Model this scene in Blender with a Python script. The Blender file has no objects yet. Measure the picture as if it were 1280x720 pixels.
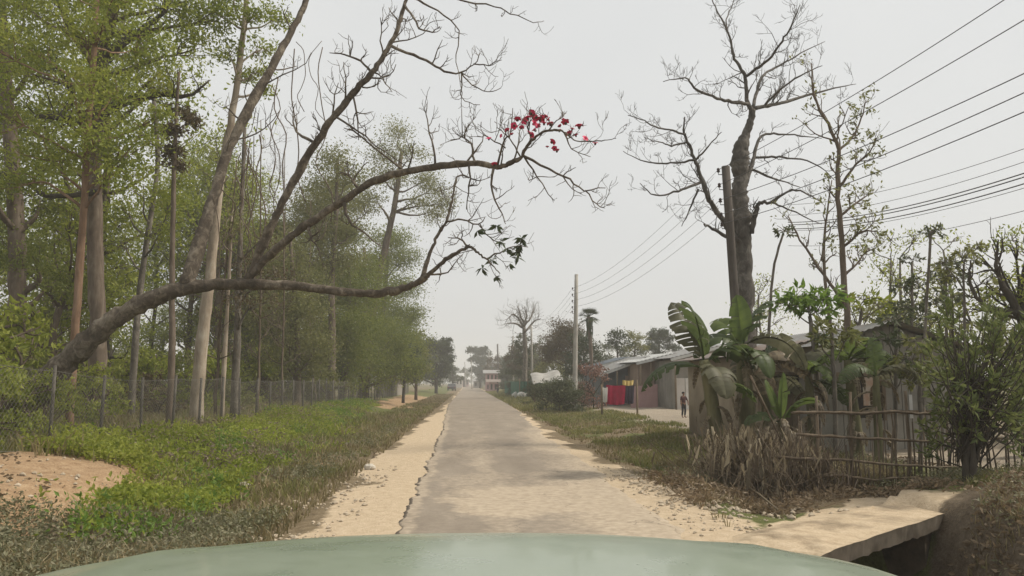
import bpy, math, random
import numpy as np
from mathutils import Vector, Matrix

RNG = np.random.default_rng(7)
random.seed(7)
SC = bpy.context.scene
COL = SC.collection
F = 1000.0
CAM = np.array((0.0, 0.0, 1.6))
PITCH = math.atan(118 / F)
YAW = math.atan(55 / F * math.cos(PITCH))

# ------------------------------------------------------------------ camera
cd = bpy.data.cameras.new('camera')
cam = bpy.data.objects.new('camera', cd)
COL.objects.link(cam)
cam.location = CAM
cam.rotation_euler = (math.pi / 2 + PITCH, 0, -YAW)
cd.sensor_width = 36
cd.lens = F / 1280 * 36
cd.clip_start = 0.05
cd.clip_end = 5000
SC.camera = cam
ROT = np.array(cam.rotation_euler.to_matrix())


def at(px, py, Y):
    """the point seen at photo pixel px, py that lies Y metres down the road"""
    d = ROT @ np.array(((px - 640) / F, -(py - 360) / F, -1.0))
    return CAM + d * (Y / d[1])


def gnd(px, py, z=0.0):
    d = ROT @ np.array(((px - 640) / F, -(py - 360) / F, -1.0))
    return CAM + d * ((z - CAM[2]) / d[2])


# ------------------------------------------------------------------ noise
def _hash(ix, iy, s):
    n = (ix * 374761393 + iy * 668265263 + s * 974634777) & 0x7fffffff
    n = ((n ^ (n >> 13)) * 1274126177) & 0x7fffffff
    return ((n ^ (n >> 16)) & 0xffff) / 65535.0


def vnoise(x, y, s=0):
    x = np.asarray(x, float); y = np.asarray(y, float)
    ix = np.floor(x).astype(np.int64); iy = np.floor(y).astype(np.int64)
    fx = x - ix; fy = y - iy
    fx = fx * fx * (3 - 2 * fx); fy = fy * fy * (3 - 2 * fy)
    a = _hash(ix, iy, s); b = _hash(ix + 1, iy, s); c = _hash(ix, iy + 1, s); d = _hash(ix + 1, iy + 1, s)
    return (a * (1 - fx) + b * fx) * (1 - fy) + (c * (1 - fx) + d * fx) * fy


def fbm(x, y, s=0, o=4):
    t = 0; a = .5
    for k in range(o):
        t = t + a * vnoise(x * 2 ** k, y * 2 ** k, s + k * 17); a *= .5
    return t


def sm(a, b, x):
    t = np.clip((np.asarray(x, float) - a) / (b - a), 0, 1)
    return t * t * (3 - 2 * t)


# ------------------------------------------------------------------ mesh helpers
class MB:
    def __init__(s): s.v = []; s.f = []; s.n = 0; s.uv = None

    def add(s, v, f):
        v = np.asarray(v, float).reshape(-1, 3)
        for g in (f if isinstance(f, list) else [f]):
            g = np.asarray(g, np.int64)
            if g.size: s.f.append(g + s.n)
        s.v.append(v); s.n += len(v)
        return s

    def box(s, c, size, rz=0.0, R=None, taper=1.0):
        x, y, z = [k / 2 for k in size]
        v = np.array([(-x, -y, -z), (x, -y, -z), (x, y, -z), (-x, y, -z), (-x * taper, -y * taper, z), (x * taper, -y * taper, z), (x * taper, y * taper, z), (-x * taper, y * taper, z)])
        if R is None: R = np.array(Matrix.Rotation(rz, 3, 'Z'))
        v = v @ np.asarray(R).T + np.asarray(c)
        return s.add(v, [(0, 3, 2, 1), (4, 5, 6, 7), (0, 1, 5, 4), (1, 2, 6, 5), (2, 3, 7, 6), (3, 0, 4, 7)])

    def tube(s, pts, rad, sides=6, cap=True, rough=0.0):
        p = np.asarray(pts, float); n = len(p)
        r = np.broadcast_to(np.asarray(rad, float), (n,))
        t = np.gradient(p, axis=0); t /= np.linalg.norm(t, axis=1, keepdims=True) + 1e-9
        up = np.array((0, 0, 1.0)) if abs(t[0][2]) < .9 else np.array((1.0, 0, 0))
        a = np.linspace(0, 2 * math.pi, sides, endpoint=False)
        vs = []
        u = np.cross(t[0], up); u /= np.linalg.norm(u)
        for k in range(n):
            u = u - t[k] * (u @ t[k]); u /= np.linalg.norm(u) + 1e-9
            w = np.cross(t[k], u)
            rr_ = r[k] if not rough else (r[k] * (1 + rough * RNG.normal(size=sides)))[:, None]
            vs.append(p[k] + rr_ * (np.cos(a)[:, None] * u + np.sin(a)[:, None] * w))
        v = np.concatenate(vs)
        i = np.arange(sides); j = (i + 1) % sides
        fs = [np.stack([k * sides + i, k * sides + j, (k + 1) * sides + j, (k + 1) * sides + i], 1) for k in range(n - 1)]
        fl = [np.concatenate(fs)]
        if cap: fl += [np.array([np.arange(sides)[::-1]]), np.array([(n - 1) * sides + np.arange(sides)])]
        return s.add(v, fl)

    def ball(s, c, r, R=None, lump=0.0, seed=0, n=8, m=12):
        r = np.broadcast_to(np.asarray(r, float), (3,))
        th = np.linspace(0, math.pi, n + 1)[1:-1]; ph = np.linspace(0, 2 * math.pi, m, endpoint=False)
        T, P = np.meshgrid(th, ph, indexing='ij')
        d = np.stack([np.sin(T) * np.cos(P), np.sin(T) * np.sin(P), np.cos(T)], -1).reshape(-1, 3)
        d = np.concatenate([d, [(0, 0, 1), (0, 0, -1)]])
        if lump: d = d * (1 + lump * (np.random.default_rng(seed).random(len(d)) * 2 - 1))[:, None]
        v = d * r
        if R is not None: v = v @ np.asarray(R).T
        q = []
        for i in range(n - 2):
            for j in range(m):
                q.append((i * m + j, (i + 1) * m + j, (i + 1) * m + (j + 1) % m, i * m + (j + 1) % m))
        k = (n - 1) * m
        t = [(k, j, (j + 1) % m) for j in range(m)] + [(k + 1, (n - 2) * m + (j + 1) % m, (n - 2) * m + j) for j in range(m)]
        return s.add(v + np.asarray(c), [np.array(q), np.array(t)])

    def build(s, name, mat, parent=None, origin=None, smooth=True, attrs=None, label=None):
        me = bpy.data.meshes.new(name)
        v = np.concatenate(s.v) if s.v else np.zeros((0, 3))
        if origin is None:
            origin = np.array(parent['_o']) if parent is not None and '_o' in parent else np.zeros(3)
        v = v - np.asarray(origin)
        me.vertices.add(len(v)); me.vertices.foreach_set('co', v.astype(np.float32).ravel())
        tot = np.concatenate([np.full(len(g) if g.ndim == 2 else 1, g.shape[-1]) for g in s.f])
        loops = np.concatenate([g.ravel() for g in s.f])
        me.loops.add(len(loops)); me.loops.foreach_set('vertex_index', loops.astype(np.int32))
        me.polygons.add(len(tot))
        st = np.concatenate([[0], np.cumsum(tot)[:-1]])
        me.polygons.foreach_set('loop_start', st.astype(np.int32))
        me.polygons.foreach_set('use_smooth', np.full(len(tot), smooth))
        me.update(calc_edges=True)
        me.validate()
        if attrs:
            for k, a in attrs.items():
                at_ = me.color_attributes.new(k, 'FLOAT_COLOR', 'POINT')
                at_.data.foreach_set('color', np.asarray(a, np.float32).ravel())
        for m in (mat if isinstance(mat, (list, tuple)) else [mat]): me.materials.append(m)
        o = bpy.data.objects.new(name, me); COL.objects.link(o)
        if parent is not None:
            o.parent = parent
            if '_o' in parent: ORI[o.name] = origin
        o['_o'] = [float(q) for q in origin]
        if parent is None and origin is not None: o.location = origin
        if label: o['label'] = label
        return o


ORI = {}


def tag(o, label, cat, group=None):
    o['label'] = label; o['category'] = cat
    if group: o['group'] = group
    return o


def thing(name, label, cat, loc, group=None):
    o = bpy.data.objects.new(name, None); COL.objects.link(o)
    o.location = loc; o.empty_display_size = .2
    o['_o'] = [float(k) for k in loc]
    return tag(o, label, cat, group)


def kind(o, k):
    o['kind'] = k
    return o


def copy_tree(o, parent=None):
    c = o.copy(); COL.objects.link(c)
    if parent is not None:
        c.parent = parent
    for ch in list(o.children): copy_tree(ch, c)
    return c


# ------------------------------------------------------------------ materials
def newmat(name):
    m = bpy.data.materials.new(name); m.use_nodes = True
    nt = m.node_tree; nt.nodes.clear()
    out = nt.nodes.new('ShaderNodeOutputMaterial')
    return m, nt, out


def N(nt, t, **kw):
    n = nt.nodes.new(t)
    for k, v in kw.items():
        if k in n.inputs: n.inputs[k].default_value = v
        else: setattr(n, k, v)
    return n


def noise(nt, co, scale, detail=4, rough=.55, dist=0.0):
    n = N(nt, 'ShaderNodeTexNoise'); n.inputs['Scale'].default_value = scale; n.inputs['Detail'].default_value = detail
    n.inputs['Roughness'].default_value = rough; n.inputs['Distortion'].default_value = dist
    nt.links.new(co, n.inputs['Vector'])
    return n.outputs['Fac']


def ramp(nt, fac, stops):
    r = nt.nodes.new('ShaderNodeValToRGB'); e = r.color_ramp.elements
    while len(e) > 1: e.remove(e[-1])
    for k, (p, c) in enumerate(stops):
        q = e[0] if k == 0 else e.new(p)
        q.position = p
        c = c if isinstance(c, (tuple, list)) else (c, c, c)
        q.color = (*c[:3], 1)
    nt.links.new(fac, r.inputs['Fac'])
    return r.outputs['Color']


def mix(nt, fac, a, b, mode='MIX'):
    m = nt.nodes.new('ShaderNodeMix'); m.data_type = 'RGBA'; m.blend_type = mode
    for sock, v in ((m.inputs[0], fac), (m.inputs[6], a), (m.inputs[7], b)):
        if hasattr(v, 'links'): nt.links.new(v, sock)
        elif isinstance(v, (int, float)): sock.default_value = v if sock.type == 'VALUE' else (v, v, v, 1)
        else: sock.default_value = (*v, 1)
    return m.outputs[2]


def mth(nt, op, a, b=None, c=None, clamp=False):
    m = nt.nodes.new('ShaderNodeMath'); m.operation = op; m.use_clamp = clamp
    for k, v in enumerate((a, b, c)):
        if v is None: continue
        if hasattr(v, 'links'): nt.links.new(v, m.inputs[k])
        else: m.inputs[k].default_value = v
    return m.outputs[0]


def surf(nt, out, col, rough=.9, bump=None, bstr=.3, bdist=.02, spec=.2, metallic=0, coat=0, transl=0.0):
    p = nt.nodes.new('ShaderNodeBsdfPrincipled')
    if hasattr(col, 'links'): nt.links.new(col, p.inputs['Base Color'])
    else: p.inputs['Base Color'].default_value = (*col, 1)
    if hasattr(rough, 'links'): nt.links.new(rough, p.inputs['Roughness'])
    else: p.inputs['Roughness'].default_value = rough
    p.inputs['Specular IOR Level'].default_value = spec
    p.inputs['Metallic'].default_value = metallic
    p.inputs['Coat Weight'].default_value = coat
    p.inputs['Coat Roughness'].default_value = .08
    if bump is not None:
        b = nt.nodes.new('ShaderNodeBump'); b.inputs['Strength'].default_value = bstr; b.inputs['Distance'].default_value = bdist
        nt.links.new(bump, b.inputs['Height']); nt.links.new(b.outputs[0], p.inputs['Normal'])
    if transl:
        t = nt.nodes.new('ShaderNodeBsdfTranslucent')
        if hasattr(col, 'links'): nt.links.new(col, t.inputs['Color'])
        else: t.inputs['Color'].default_value = (*col, 1)
        ms = nt.nodes.new('ShaderNodeMixShader'); ms.inputs[0].default_value = transl
        nt.links.new(p.outputs[0], ms.inputs[1]); nt.links.new(t.outputs[0], ms.inputs[2])
        nt.links.new(ms.outputs[0], out.inputs['Surface'])
    else:
        nt.links.new(p.outputs[0], out.inputs['Surface'])


def leaf_mat(name, c1, c2, c3, transl=.4, scale=.6, rough=.55, isl=.55):
    m, nt, out = newmat(name)
    g = nt.nodes.new('ShaderNodeNewGeometry'); tc = nt.nodes.new('ShaderNodeTexCoord')
    n = noise(nt, tc.outputs['Object'], scale, 3)
    f = mth(nt, 'ADD', mth(nt, 'MULTIPLY', g.outputs['Random Per Island'], isl), mth(nt, 'MULTIPLY', mth(nt, 'SUBTRACT', n, .3), 1.1))
    col = ramp(nt, f, [(.1, c1), (.5, c2), (.9, c3)])
    surf(nt, out, col, rough, spec=.35, transl=transl)
    return m


def bark_mat(name, c1, c2, c3, scale=6, stretch=.25, bstr=.6):
    m, nt, out = newmat(name)
    tc = nt.nodes.new('ShaderNodeTexCoord'); mp = nt.nodes.new('ShaderNodeMapping')
    mp.inputs['Scale'].default_value = (1, 1, stretch)
    nt.links.new(tc.outputs['Object'], mp.inputs['Vector'])
    n = noise(nt, mp.outputs[0], scale, 6, .65, .6); n2 = noise(nt, tc.outputs['Object'], 1.3, 4, .6)
    col = ramp(nt, mth(nt, 'ADD', mth(nt, 'MULTIPLY', n, .6), mth(nt, 'MULTIPLY', n2, .4)), [(.32, c1), (.5, c2), (.66, c3)])
    surf(nt, out, col, .9, n, bstr, .03)
    return m


def plain_mat(name, c1, c2, scale=4, rough=.8, bstr=.2, bdist=.01, spec=.25, metallic=0, detail=6):
    m, nt, out = newmat(name)
    tc = nt.nodes.new('ShaderNodeTexCoord')
    n = noise(nt, tc.outputs['Object'], scale, detail, .6)
    surf(nt, out, ramp(nt, n, [(.33, c1), (.67, c2)]), rough, n, bstr, bdist, spec, metallic)
    return m


def corr_mat(name, c1, c2, axis='X', scale=40, stain=(.2, .12, .07), stainamt=.5, rough=.5):
    m, nt, out = newmat(name)
    tc = nt.nodes.new('ShaderNodeTexCoord'); mp = nt.nodes.new('ShaderNodeMapping')
    mp.inputs['Scale'].default_value = (1, 1, .25)
    nt.links.new(tc.outputs['Object'], mp.inputs['Vector'])
    n = noise(nt, tc.outputs['Object'], 1.5, 5, .6); s = noise(nt, mp.outputs[0], 3, 6, .7)
    col = mix(nt, ramp(nt, s, [(.5, 0.0), (.75, stainamt)]), ramp(nt, n, [(.3, c1), (.7, c2)]), stain)
    surf(nt, out, col, rough, n, .15, .01, .3)
    return m


M = {}
M['leaf_light'] = leaf_mat('leaf_light', (.15, .195, .026), (.26, .295, .045), (.39, .40, .085), .55)
M['leaf_mid'] = leaf_mat('leaf_mid', (.10, .13, .025), (.175, .205, .04), (.27, .29, .068), .5)
M['leaf_olive'] = leaf_mat('leaf_olive', (.12, .13, .042), (.195, .2, .066), (.28, .275, .10), .5)
M['leaf_shrub'] = leaf_mat('leaf_shrub', (.08, .105, .032), (.155, .185, .06), (.26, .28, .10), .45)
M['leaf_dark'] = leaf_mat('leaf_dark', (.025, .04, .016), (.045, .065, .024), (.075, .095, .035), .3)
M['leaf_grey'] = leaf_mat('leaf_grey', (.055, .07, .035), (.095, .11, .055), (.14, .15, .075), .35)
M['leaf_rust'] = leaf_mat('leaf_rust', (.07, .05, .025), (.11, .08, .04), (.14, .12, .05), .35)
M['leaf_pinkish'] = leaf_mat('leaf_pinkish', (.14, .08, .05), (.26, .14, .11), (.4, .26, .2), .35)
M['leaf_bright'] = leaf_mat('leaf_bright', (.09, .16, .025), (.15, .24, .04), (.24, .33, .07), .5)
M['weed'] = leaf_mat('weed', (.15, .2, .025), (.29, .34, .045), (.45, .47, .10), .55, scale=.5)
M['scrub'] = leaf_mat('scrub', (.10, .105, .045), (.19, .185, .10), (.34, .31, .21), .35, scale=.8)
M['dry_leaf'] = leaf_mat('dry_leaf', (.10, .07, .04), (.2, .145, .085), (.33, .25, .16), .3, scale=1.2)
M['dry_pale'] = leaf_mat('dry_pale', (.12, .09, .055), (.22, .175, .11), (.36, .30, .20), .3, scale=1.2)
M['thatch'] = leaf_mat('thatch', (.07, .055, .03), (.16, .125, .075), (.36, .30, .2), .35, scale=2.5, isl=.9)
M['grass'] = leaf_mat('grass', (.11, .125, .035), (.19, .19, .06), (.30, .26, .11), .4, scale=.5)
M['grass_dry'] = leaf_mat('grass_dry', (.14, .115, .05), (.22, .18, .09), (.33, .27, .15), .35, scale=.5)
M['bark_brown'] = bark_mat('bark_brown', (.06, .045, .033), (.13, .10, .075), (.22, .18, .14))
M['bark_lean'] = bark_mat('bark_lean', (.035, .028, .02), (.10, .08, .06), (.27, .23, .175), 8, .8, 1.0)
M['bark_grey'] = bark_mat('bark_grey', (.06, .052, .042), (.135, .118, .096), (.28, .25, .21), 7, .6, .9)
M['bark_ash'] = bark_mat('bark_ash', (.04, .036, .031), (.095, .085, .073), (.21, .192, .168), 7, .6, .9)
M['bark_pale'] = bark_mat('bark_pale', (.16, .125, .09), (.33, .27, .205), (.48, .42, .34), 5)
M['bark_red'] = bark_mat('bark_red', (.10, .06, .038), (.2, .125, .08), (.3, .2, .14), 6)
M['bark_dark'] = bark_mat('bark_dark', (.03, .025, .02), (.065, .055, .042), (.11, .095, .075), 6)
M['stick'] = bark_mat('stick', (.06, .045, .032), (.13, .10, .07), (.22, .175, .125), 9)
M['red_petal'] = plain_mat('red_petal', (.52, .02, .07), (.72, .05, .15), 6, .5)
M['bud'] = plain_mat('bud', (.03, .02, .015), (.07, .045, .03), 9, .7)
M['banana'] = leaf_mat('banana', (.06, .085, .03), (.10, .135, .045), (.22, .2, .09), .45, scale=3, rough=.5, isl=.15)
M['banana_pale'] = leaf_mat('banana_pale', (.09, .13, .035), (.15, .2, .05), (.27, .28, .10), .5, scale=3, rough=.5, isl=.15)
M['banana_grey'] = leaf_mat('banana_grey', (.10, .10, .06), (.17, .165, .10), (.28, .24, .15), .45, scale=3, isl=.2)
M['banana_stem'] = bark_mat('banana_stem', (.06, .055, .03), (.14, .135, .07), (.22, .2, .12), 5, .15)
M['pole'] = plain_mat('pole', (.30, .28, .25), (.42, .40, .36), 3, .85)
M['pole_wood'] = bark_mat('pole_wood', (.045, .038, .033), (.085, .073, .063), (.13, .113, .098), 5, .08)
M['iron'] = plain_mat('iron', (.05, .05, .05), (.10, .095, .09), 8, .6)
M['wire'] = plain_mat('wire', (.06, .06, .06), (.09, .09, .09), 8, .6)
M['ceramic'] = plain_mat('ceramic', (.05, .035, .03), (.08, .055, .05), 8, .3)
M['galv'] = plain_mat('galv', (.13, .12, .10), (.22, .21, .18), 10, .55)
M['postm'] = plain_mat('postm', (.06, .054, .045), (.13, .118, .10), 8, .9)
M['mud'] = plain_mat('mud', (.25, .205, .15), (.36, .30, .225), 1.6, .95, .3, .02)
M['mud_grey'] = plain_mat('mud_grey', (.19, .18, .155), (.29, .27, .235), 1.2, .95, .3, .02)
M['dark_in'] = plain_mat('dark_in', (.02, .018, .016), (.04, .035, .03), 3, .9)
M['tin'] = corr_mat('tin', (.2, .195, .185), (.3, .295, .28), stainamt=.7)
M['tin_rust'] = corr_mat('tin_rust', (.15, .11, .085), (.22, .17, .14), stainamt=.8)
M['tin_pale'] = corr_mat('tin_pale', (.42, .42, .40), (.55, .55, .53), stainamt=.25)
M['tin_blue'] = corr_mat('tin_blue', (.06, .085, .11), (.1, .125, .15), stainamt=.4)
M['pink_wall'] = plain_mat('pink_wall', (.34, .2, .2), (.42, .27, .26), 1.5, .9)
M['brown_wall'] = plain_mat('brown_wall', (.24, .17, .13), (.32, .24, .19), 1.5, .9)
M['white_wall'] = plain_mat('white_wall', (.5, .46, .42), (.62, .58, .54), 1.0, .9)
M['wood'] = bark_mat('wood', (.1, .075, .05), (.17, .13, .09), (.25, .2, .14), 5, .1, .3)
M['poster'] = plain_mat('poster', (.36, .2, .13), (.42, .4, .33), 5, .7)
M['cloth_red'] = plain_mat('cloth_red', (.26, .01, .04), (.38, .015, .06), 3, .85)
M['cloth_dark'] = plain_mat('cloth_dark', (.035, .03, .05), (.06, .05, .075), 3, .85)
M['cloth_yellow'] = plain_mat('cloth_yellow', (.55, .38, .12), (.65, .5, .2), 3, .85)
M['cloth_white'] = plain_mat('cloth_white', (.6, .57, .53), (.72, .7, .66), 3, .85)
M['tarp'] = plain_mat('tarp', (.27, .255, .23), (.40, .385, .355), 2, .8)
M['green_sheet'] = plain_mat('green_sheet', (.03, .11, .075), (.05, .16, .11), 2, .8)
M['skin'] = plain_mat('skin', (.16, .085, .055), (.2, .11, .07), 5, .6)
M['hair'] = plain_mat('hair', (.012, .01, .009), (.02, .017, .015), 20, .5)
M['shirt_dark'] = plain_mat('shirt_dark', (.045, .02, .02), (.08, .035, .035), 9, .9)
M['trousers'] = plain_mat('trousers', (.03, .03, .035), (.05, .05, .055), 9, .9)
M['concrete'] = plain_mat('concrete', (.07, .056, .04), (.15, .125, .095), 4, .9, .4, .02)
M['stone'] = plain_mat('stone', (.3, .245, .175), (.48, .4, .3), 7, .9, .4, .02)
M['stone_pale'] = plain_mat('stone_pale', (.42, .38, .31), (.58, .54, .47), 6, .9, .4, .02)
M['abutment_shade'] = plain_mat('abutment_shade', (.05, .038, .026), (.11, .085, .058), 6, .95, .5, .03)  # abutment colour kept dark to imitate the shaded void under the slab
M['rubber'] = plain_mat('rubber', (.015, .015, .015), (.025, .025, .025), 20, .8)
M['chrome'] = plain_mat('chrome', (.5, .5, .5), (.6, .6, .6), 20, .2, 0, metallic=1)
M['glassy'] = plain_mat('glassy', (.06, .065, .07), (.09, .095, .1), 20, .1, 0, spec=.6)
M['paint_black'] = plain_mat('paint_black', (.02, .02, .025), (.03, .03, .035), 9, .3, 0, spec=.5)
M['paint_white'] = plain_mat('paint_white', (.55, .55, .54), (.65, .65, .64), 9, .4, 0, spec=.5)
M['tyre'] = M['rubber']


def hood_material():
    m, nt, out = newmat('hood_paint')
    tc = nt.nodes.new('ShaderNodeTexCoord')
    n = noise(nt, tc.outputs['Object'], 5, 6, .65); n2 = noise(nt, tc.outputs['Object'], 90, 2, .5)
    col = ramp(nt, n, [(.3, (.20, .245, .18)), (.7, (.245, .285, .215))])
    r = ramp(nt, mth(nt, 'ADD', mth(nt, 'MULTIPLY', n, .94), mth(nt, 'MULTIPLY', n2, .06)), [(.3, .22), (.7, .38)])
    surf(nt, out, col, r, spec=.4, coat=.25)
    return m


M['hood'] = hood_material()


# ------------------------------------------------------------------ terrain
DITCH_X = 4.75


def road_left(y): return -.78 - .62 * sm(16, 62, y)


def road_right(y): return 2.42 + .75 * sm(18, 65, y)


def gh(x, y):
    x = np.asarray(x, float); y = np.asarray(y, float)
    z = np.interp(x, [-900, -60, -12, -7.5, -6.2, -4.6, -3.2, -2.1, -1.0, 2.6, 3.4, 5, 8, 14, 60, 900],
                  [.6, .5, .4, .32, .22, -.03, -.08, -.04, 0, 0, -.03, .04, .14, .22, .35, .5])
    z = z + np.where((x < -2) | (x > 2.8), 1, 0) * sm(0, 1.2, np.where(x < 0, -x - 2, x - 2.8)) * ((fbm(x * .7, y * .7, 3) - .47) * .22 + (fbm(x * 3, y * 3, 9, 3) - .44) * .07)
    # scarp of bare earth on the near left
    z = z + .22 * sm(4.9, 5.5, -x + .5 * (fbm(x * .8, y * .8, 21) - .5)) * sm(7, 9, y) * (1 - sm(12.5, 16, y)) * (1 - sm(6.6, 8, -x))
    z = z + .13 * np.exp(-(((x - 3.25) / .45) ** 2 + ((y - 12.0) / 1.5) ** 2)) * (.5 + fbm(x * 3, y * 3, 37))
    # ditch on the near right
    w = sm(3.3, 4.1, x + .35 * (fbm(y * .8, x * .2, 31) - .5)) * (1 - sm(4.95, 5.9, x + .5 * (fbm(y * .9, x * .3, 33) - .5)))
    e = (-(x - 3.05) * .6537 + (y - 7.25) * .7567)          # metres beyond the slab's near edge
    z = z - 1.05 * w * (1 - sm(.45, .8, e)) - .12 * w * sm(1.2, 2.2, e) * (1 - sm(13, 17, y))
    z = np.where((e > .3) & (e < 1.7) & (x > 1) & (x < 8) & (y < 14), np.minimum(z, np.where(e < .8, z, np.maximum(z, -.02) * 0 + .005)), z)
    z = z
    # mound under the shrub
    z = z + .10 * np.exp(-(((x - 7.0) / 1.2) ** 2 + ((y - 10.2) / 1.2) ** 2)) + .2 * sm(5.1, 6.3, x) * (1 - sm(9, 12, x)) * (1 - sm(-.6, .1, e))
    return z


def axis(fine_lo, fine_hi, step, lo, hi, g=1.16):
    a = list(np.arange(fine_lo, fine_hi + 1e-6, step))
    s = step
    while a[-1] < hi: s *= g; a.append(a[-1] + s)
    s = step
    while a[0] > lo: s *= g; a.insert(0, a[0] - s)
    return np.array(a)


def grid_faces(nx, ny):
    i, j = np.meshgrid(np.arange(nx - 1), np.arange(ny - 1), indexing='ij')
    a = (i * ny + j).ravel()
    return np.stack([a, a + ny, a + ny + 1, a + 1], 1)


def track_d(x, y):
    """distance from the sandy side track's centre line"""
    a = np.array((1.96, 6.98)); b = np.array((5.7434, 10.2485)); d = (b - a) / np.linalg.norm(b - a)
    px = x - a[0]; py = y - a[1]
    return np.abs(-px * d[1] + py * d[0]), px * d[0] + py * d[1]


def build_ground():
    xs = axis(-9, 9.5, .11, -620, 620); ys = axis(6, 24, .13, -25, 930, 1.05)
    X, Y = np.meshgrid(xs, ys, indexing='ij')
    Z = gh(X, Y)
    nb = fbm(X * .6, Y * .6, 5); nc = fbm(X * 2.2, Y * 2.2, 8)
    xe = X + (nb - .47) * 1.3 + (nc - .47) * .6
    sand = sm(-2.2 + .008 * np.minimum(Y, 70), -1.75 + .006 * np.minimum(Y, 70), xe) * (1 - sm(2.6 - .3 * sm(13, 20, Y) + .8 * sm(20, 65, Y), 3.2 - .5 * sm(13, 20, Y) + .85 * sm(20, 65, Y), xe))
    d, t = track_d(X, Y)
    sand = np.maximum(sand, (1 - sm(.55, .95, d + (nc - .47) * .7 + (nb - .47) * .6)) * sm(-1.5, .2, t) * (1 - sm(4.9, 6.0, t)) * sm(-.25, -.1, Z))
    sand = np.maximum(sand, .8 * sm(2.0, 2.4, X) * (1 - sm(2.9, 3.5, X + (nc - .47))) * sm(8, 9, Y) * (1 - sm(10.5, 12.5, Y)))
    dirt = sm(4.3, 5.0, -xe) * (1 - sm(7.2, 8.2, -xe)) * sm(6, 9.5, Y) * (1 - sm(12.5, 14.5, Y + (nb - .47) * 3))
    dirt = np.maximum(dirt, .9 * sm(3.0, 3.8, -xe) * (1 - sm(6.2, 7, -xe)) * sm(46, 52, Y) * (1 - sm(80, 100, Y)))
    dirt = np.maximum(dirt, .6 * sm(.55, .65, nb) * sm(2.0, 2.6, -xe) * (1 - sm(3.4, 4, -xe)))
    green = np.clip(sm(.42, .56, nb) * sm(2.7, 3.4, np.abs(xe)), 0, 1) * .8
    green = np.maximum(green, .8 * sm(2.9, 3.6, -xe) * (1 - sm(6.8, 8, -xe)) * sm(13, 16, Y))
    yard = sm(6.2, 7.6, X + (nb - .47) * 2 - .02 * (Y - 30)) * sm(22, 29, Y) * (1 - sm(60, 90, Y)) * (1 - sm(25, 40, X))
    yard = np.maximum(yard, .9 * sm(7, 9, X) * sm(12, 13, Y) * (1 - sm(20, 24, Y)))
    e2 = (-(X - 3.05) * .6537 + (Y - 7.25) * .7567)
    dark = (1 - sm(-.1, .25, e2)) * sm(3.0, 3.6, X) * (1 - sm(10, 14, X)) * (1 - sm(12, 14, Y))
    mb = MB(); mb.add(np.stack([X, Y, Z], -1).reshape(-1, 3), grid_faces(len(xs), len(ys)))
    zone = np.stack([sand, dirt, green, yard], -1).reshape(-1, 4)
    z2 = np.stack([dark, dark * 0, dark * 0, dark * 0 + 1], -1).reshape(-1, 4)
    m, nt, out = newmat('ground_material')
    at1 = N(nt, 'ShaderNodeAttribute', attribute_name='zone'); sp = nt.nodes.new('ShaderNodeSeparateColor')
    nt.links.new(at1.outputs['Color'], sp.inputs[0])
    tc = nt.nodes.new('ShaderNodeTexCoord'); co = tc.outputs['Object']
    n1 = noise(nt, co, 1.1, 6, .6); n2 = noise(nt, co, 7, 6, .65); n3 = noise(nt, co, 38, 4, .7); n4 = noise(nt, co, .25, 3, .5)
    nn = mth(nt, 'SUBTRACT', mth(nt, 'ADD', mth(nt, 'MULTIPLY', n1, .4), mth(nt, 'MULTIPLY', n2, .6)), .5)

    def mask(ch):
        return ramp(nt, mth(nt, 'ADD', ch, mth(nt, 'MULTIPLY', nn, 1.3)), [(.32, 0.0), (.62, 1.0)])
    fine = mth(nt, 'ADD', mth(nt, 'MULTIPLY', n2, .5), mth(nt, 'MULTIPLY', n3, .5))
    base = ramp(nt, fine, [(.35, (.085, .062, .036)), (.5, (.165, .125, .075)), (.65, (.26, .205, .13))])
    grn = ramp(nt, fine, [(.35, (.055, .06, .02)), (.5, (.10, .11, .035)), (.65, (.17, .165, .065))])
    dirtc = ramp(nt, fine, [(.35, (.2, .125, .07)), (.5, (.32, .215, .125)), (.65, (.44, .32, .2))])
    sandc = ramp(nt, fine, [(.33, (.36, .272, .178)), (.5, (.48, .378, .258)), (.67, (.59, .48, .345))])
    yardc = ramp(nt, fine, [(.35, (.2, .165, .12)), (.5, (.30, .25, .19)), (.65, (.38, .33, .26))])
    c = mix(nt, mask(sp.outputs[2]), base, grn)
    c = mix(nt, mask(at1.outputs['Alpha']), c, yardc)
    c = mix(nt, mask(sp.outputs[1]), c, dirtc)
    c = mix(nt, mask(sp.outputs[0]), c, sandc)
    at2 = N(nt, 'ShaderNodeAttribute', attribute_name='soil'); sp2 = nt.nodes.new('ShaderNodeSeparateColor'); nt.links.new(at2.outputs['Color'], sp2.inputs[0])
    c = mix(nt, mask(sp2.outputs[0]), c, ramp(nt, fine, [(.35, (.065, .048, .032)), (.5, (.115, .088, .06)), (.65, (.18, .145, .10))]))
    surf(nt, out, c, .95, mth(nt, 'ADD', mth(nt, 'MULTIPLY', n2, .6), mth(nt, 'MULTIPLY', n3, .4)), .7, .05, .15)
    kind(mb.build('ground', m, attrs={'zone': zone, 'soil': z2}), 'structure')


build_ground()


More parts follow.
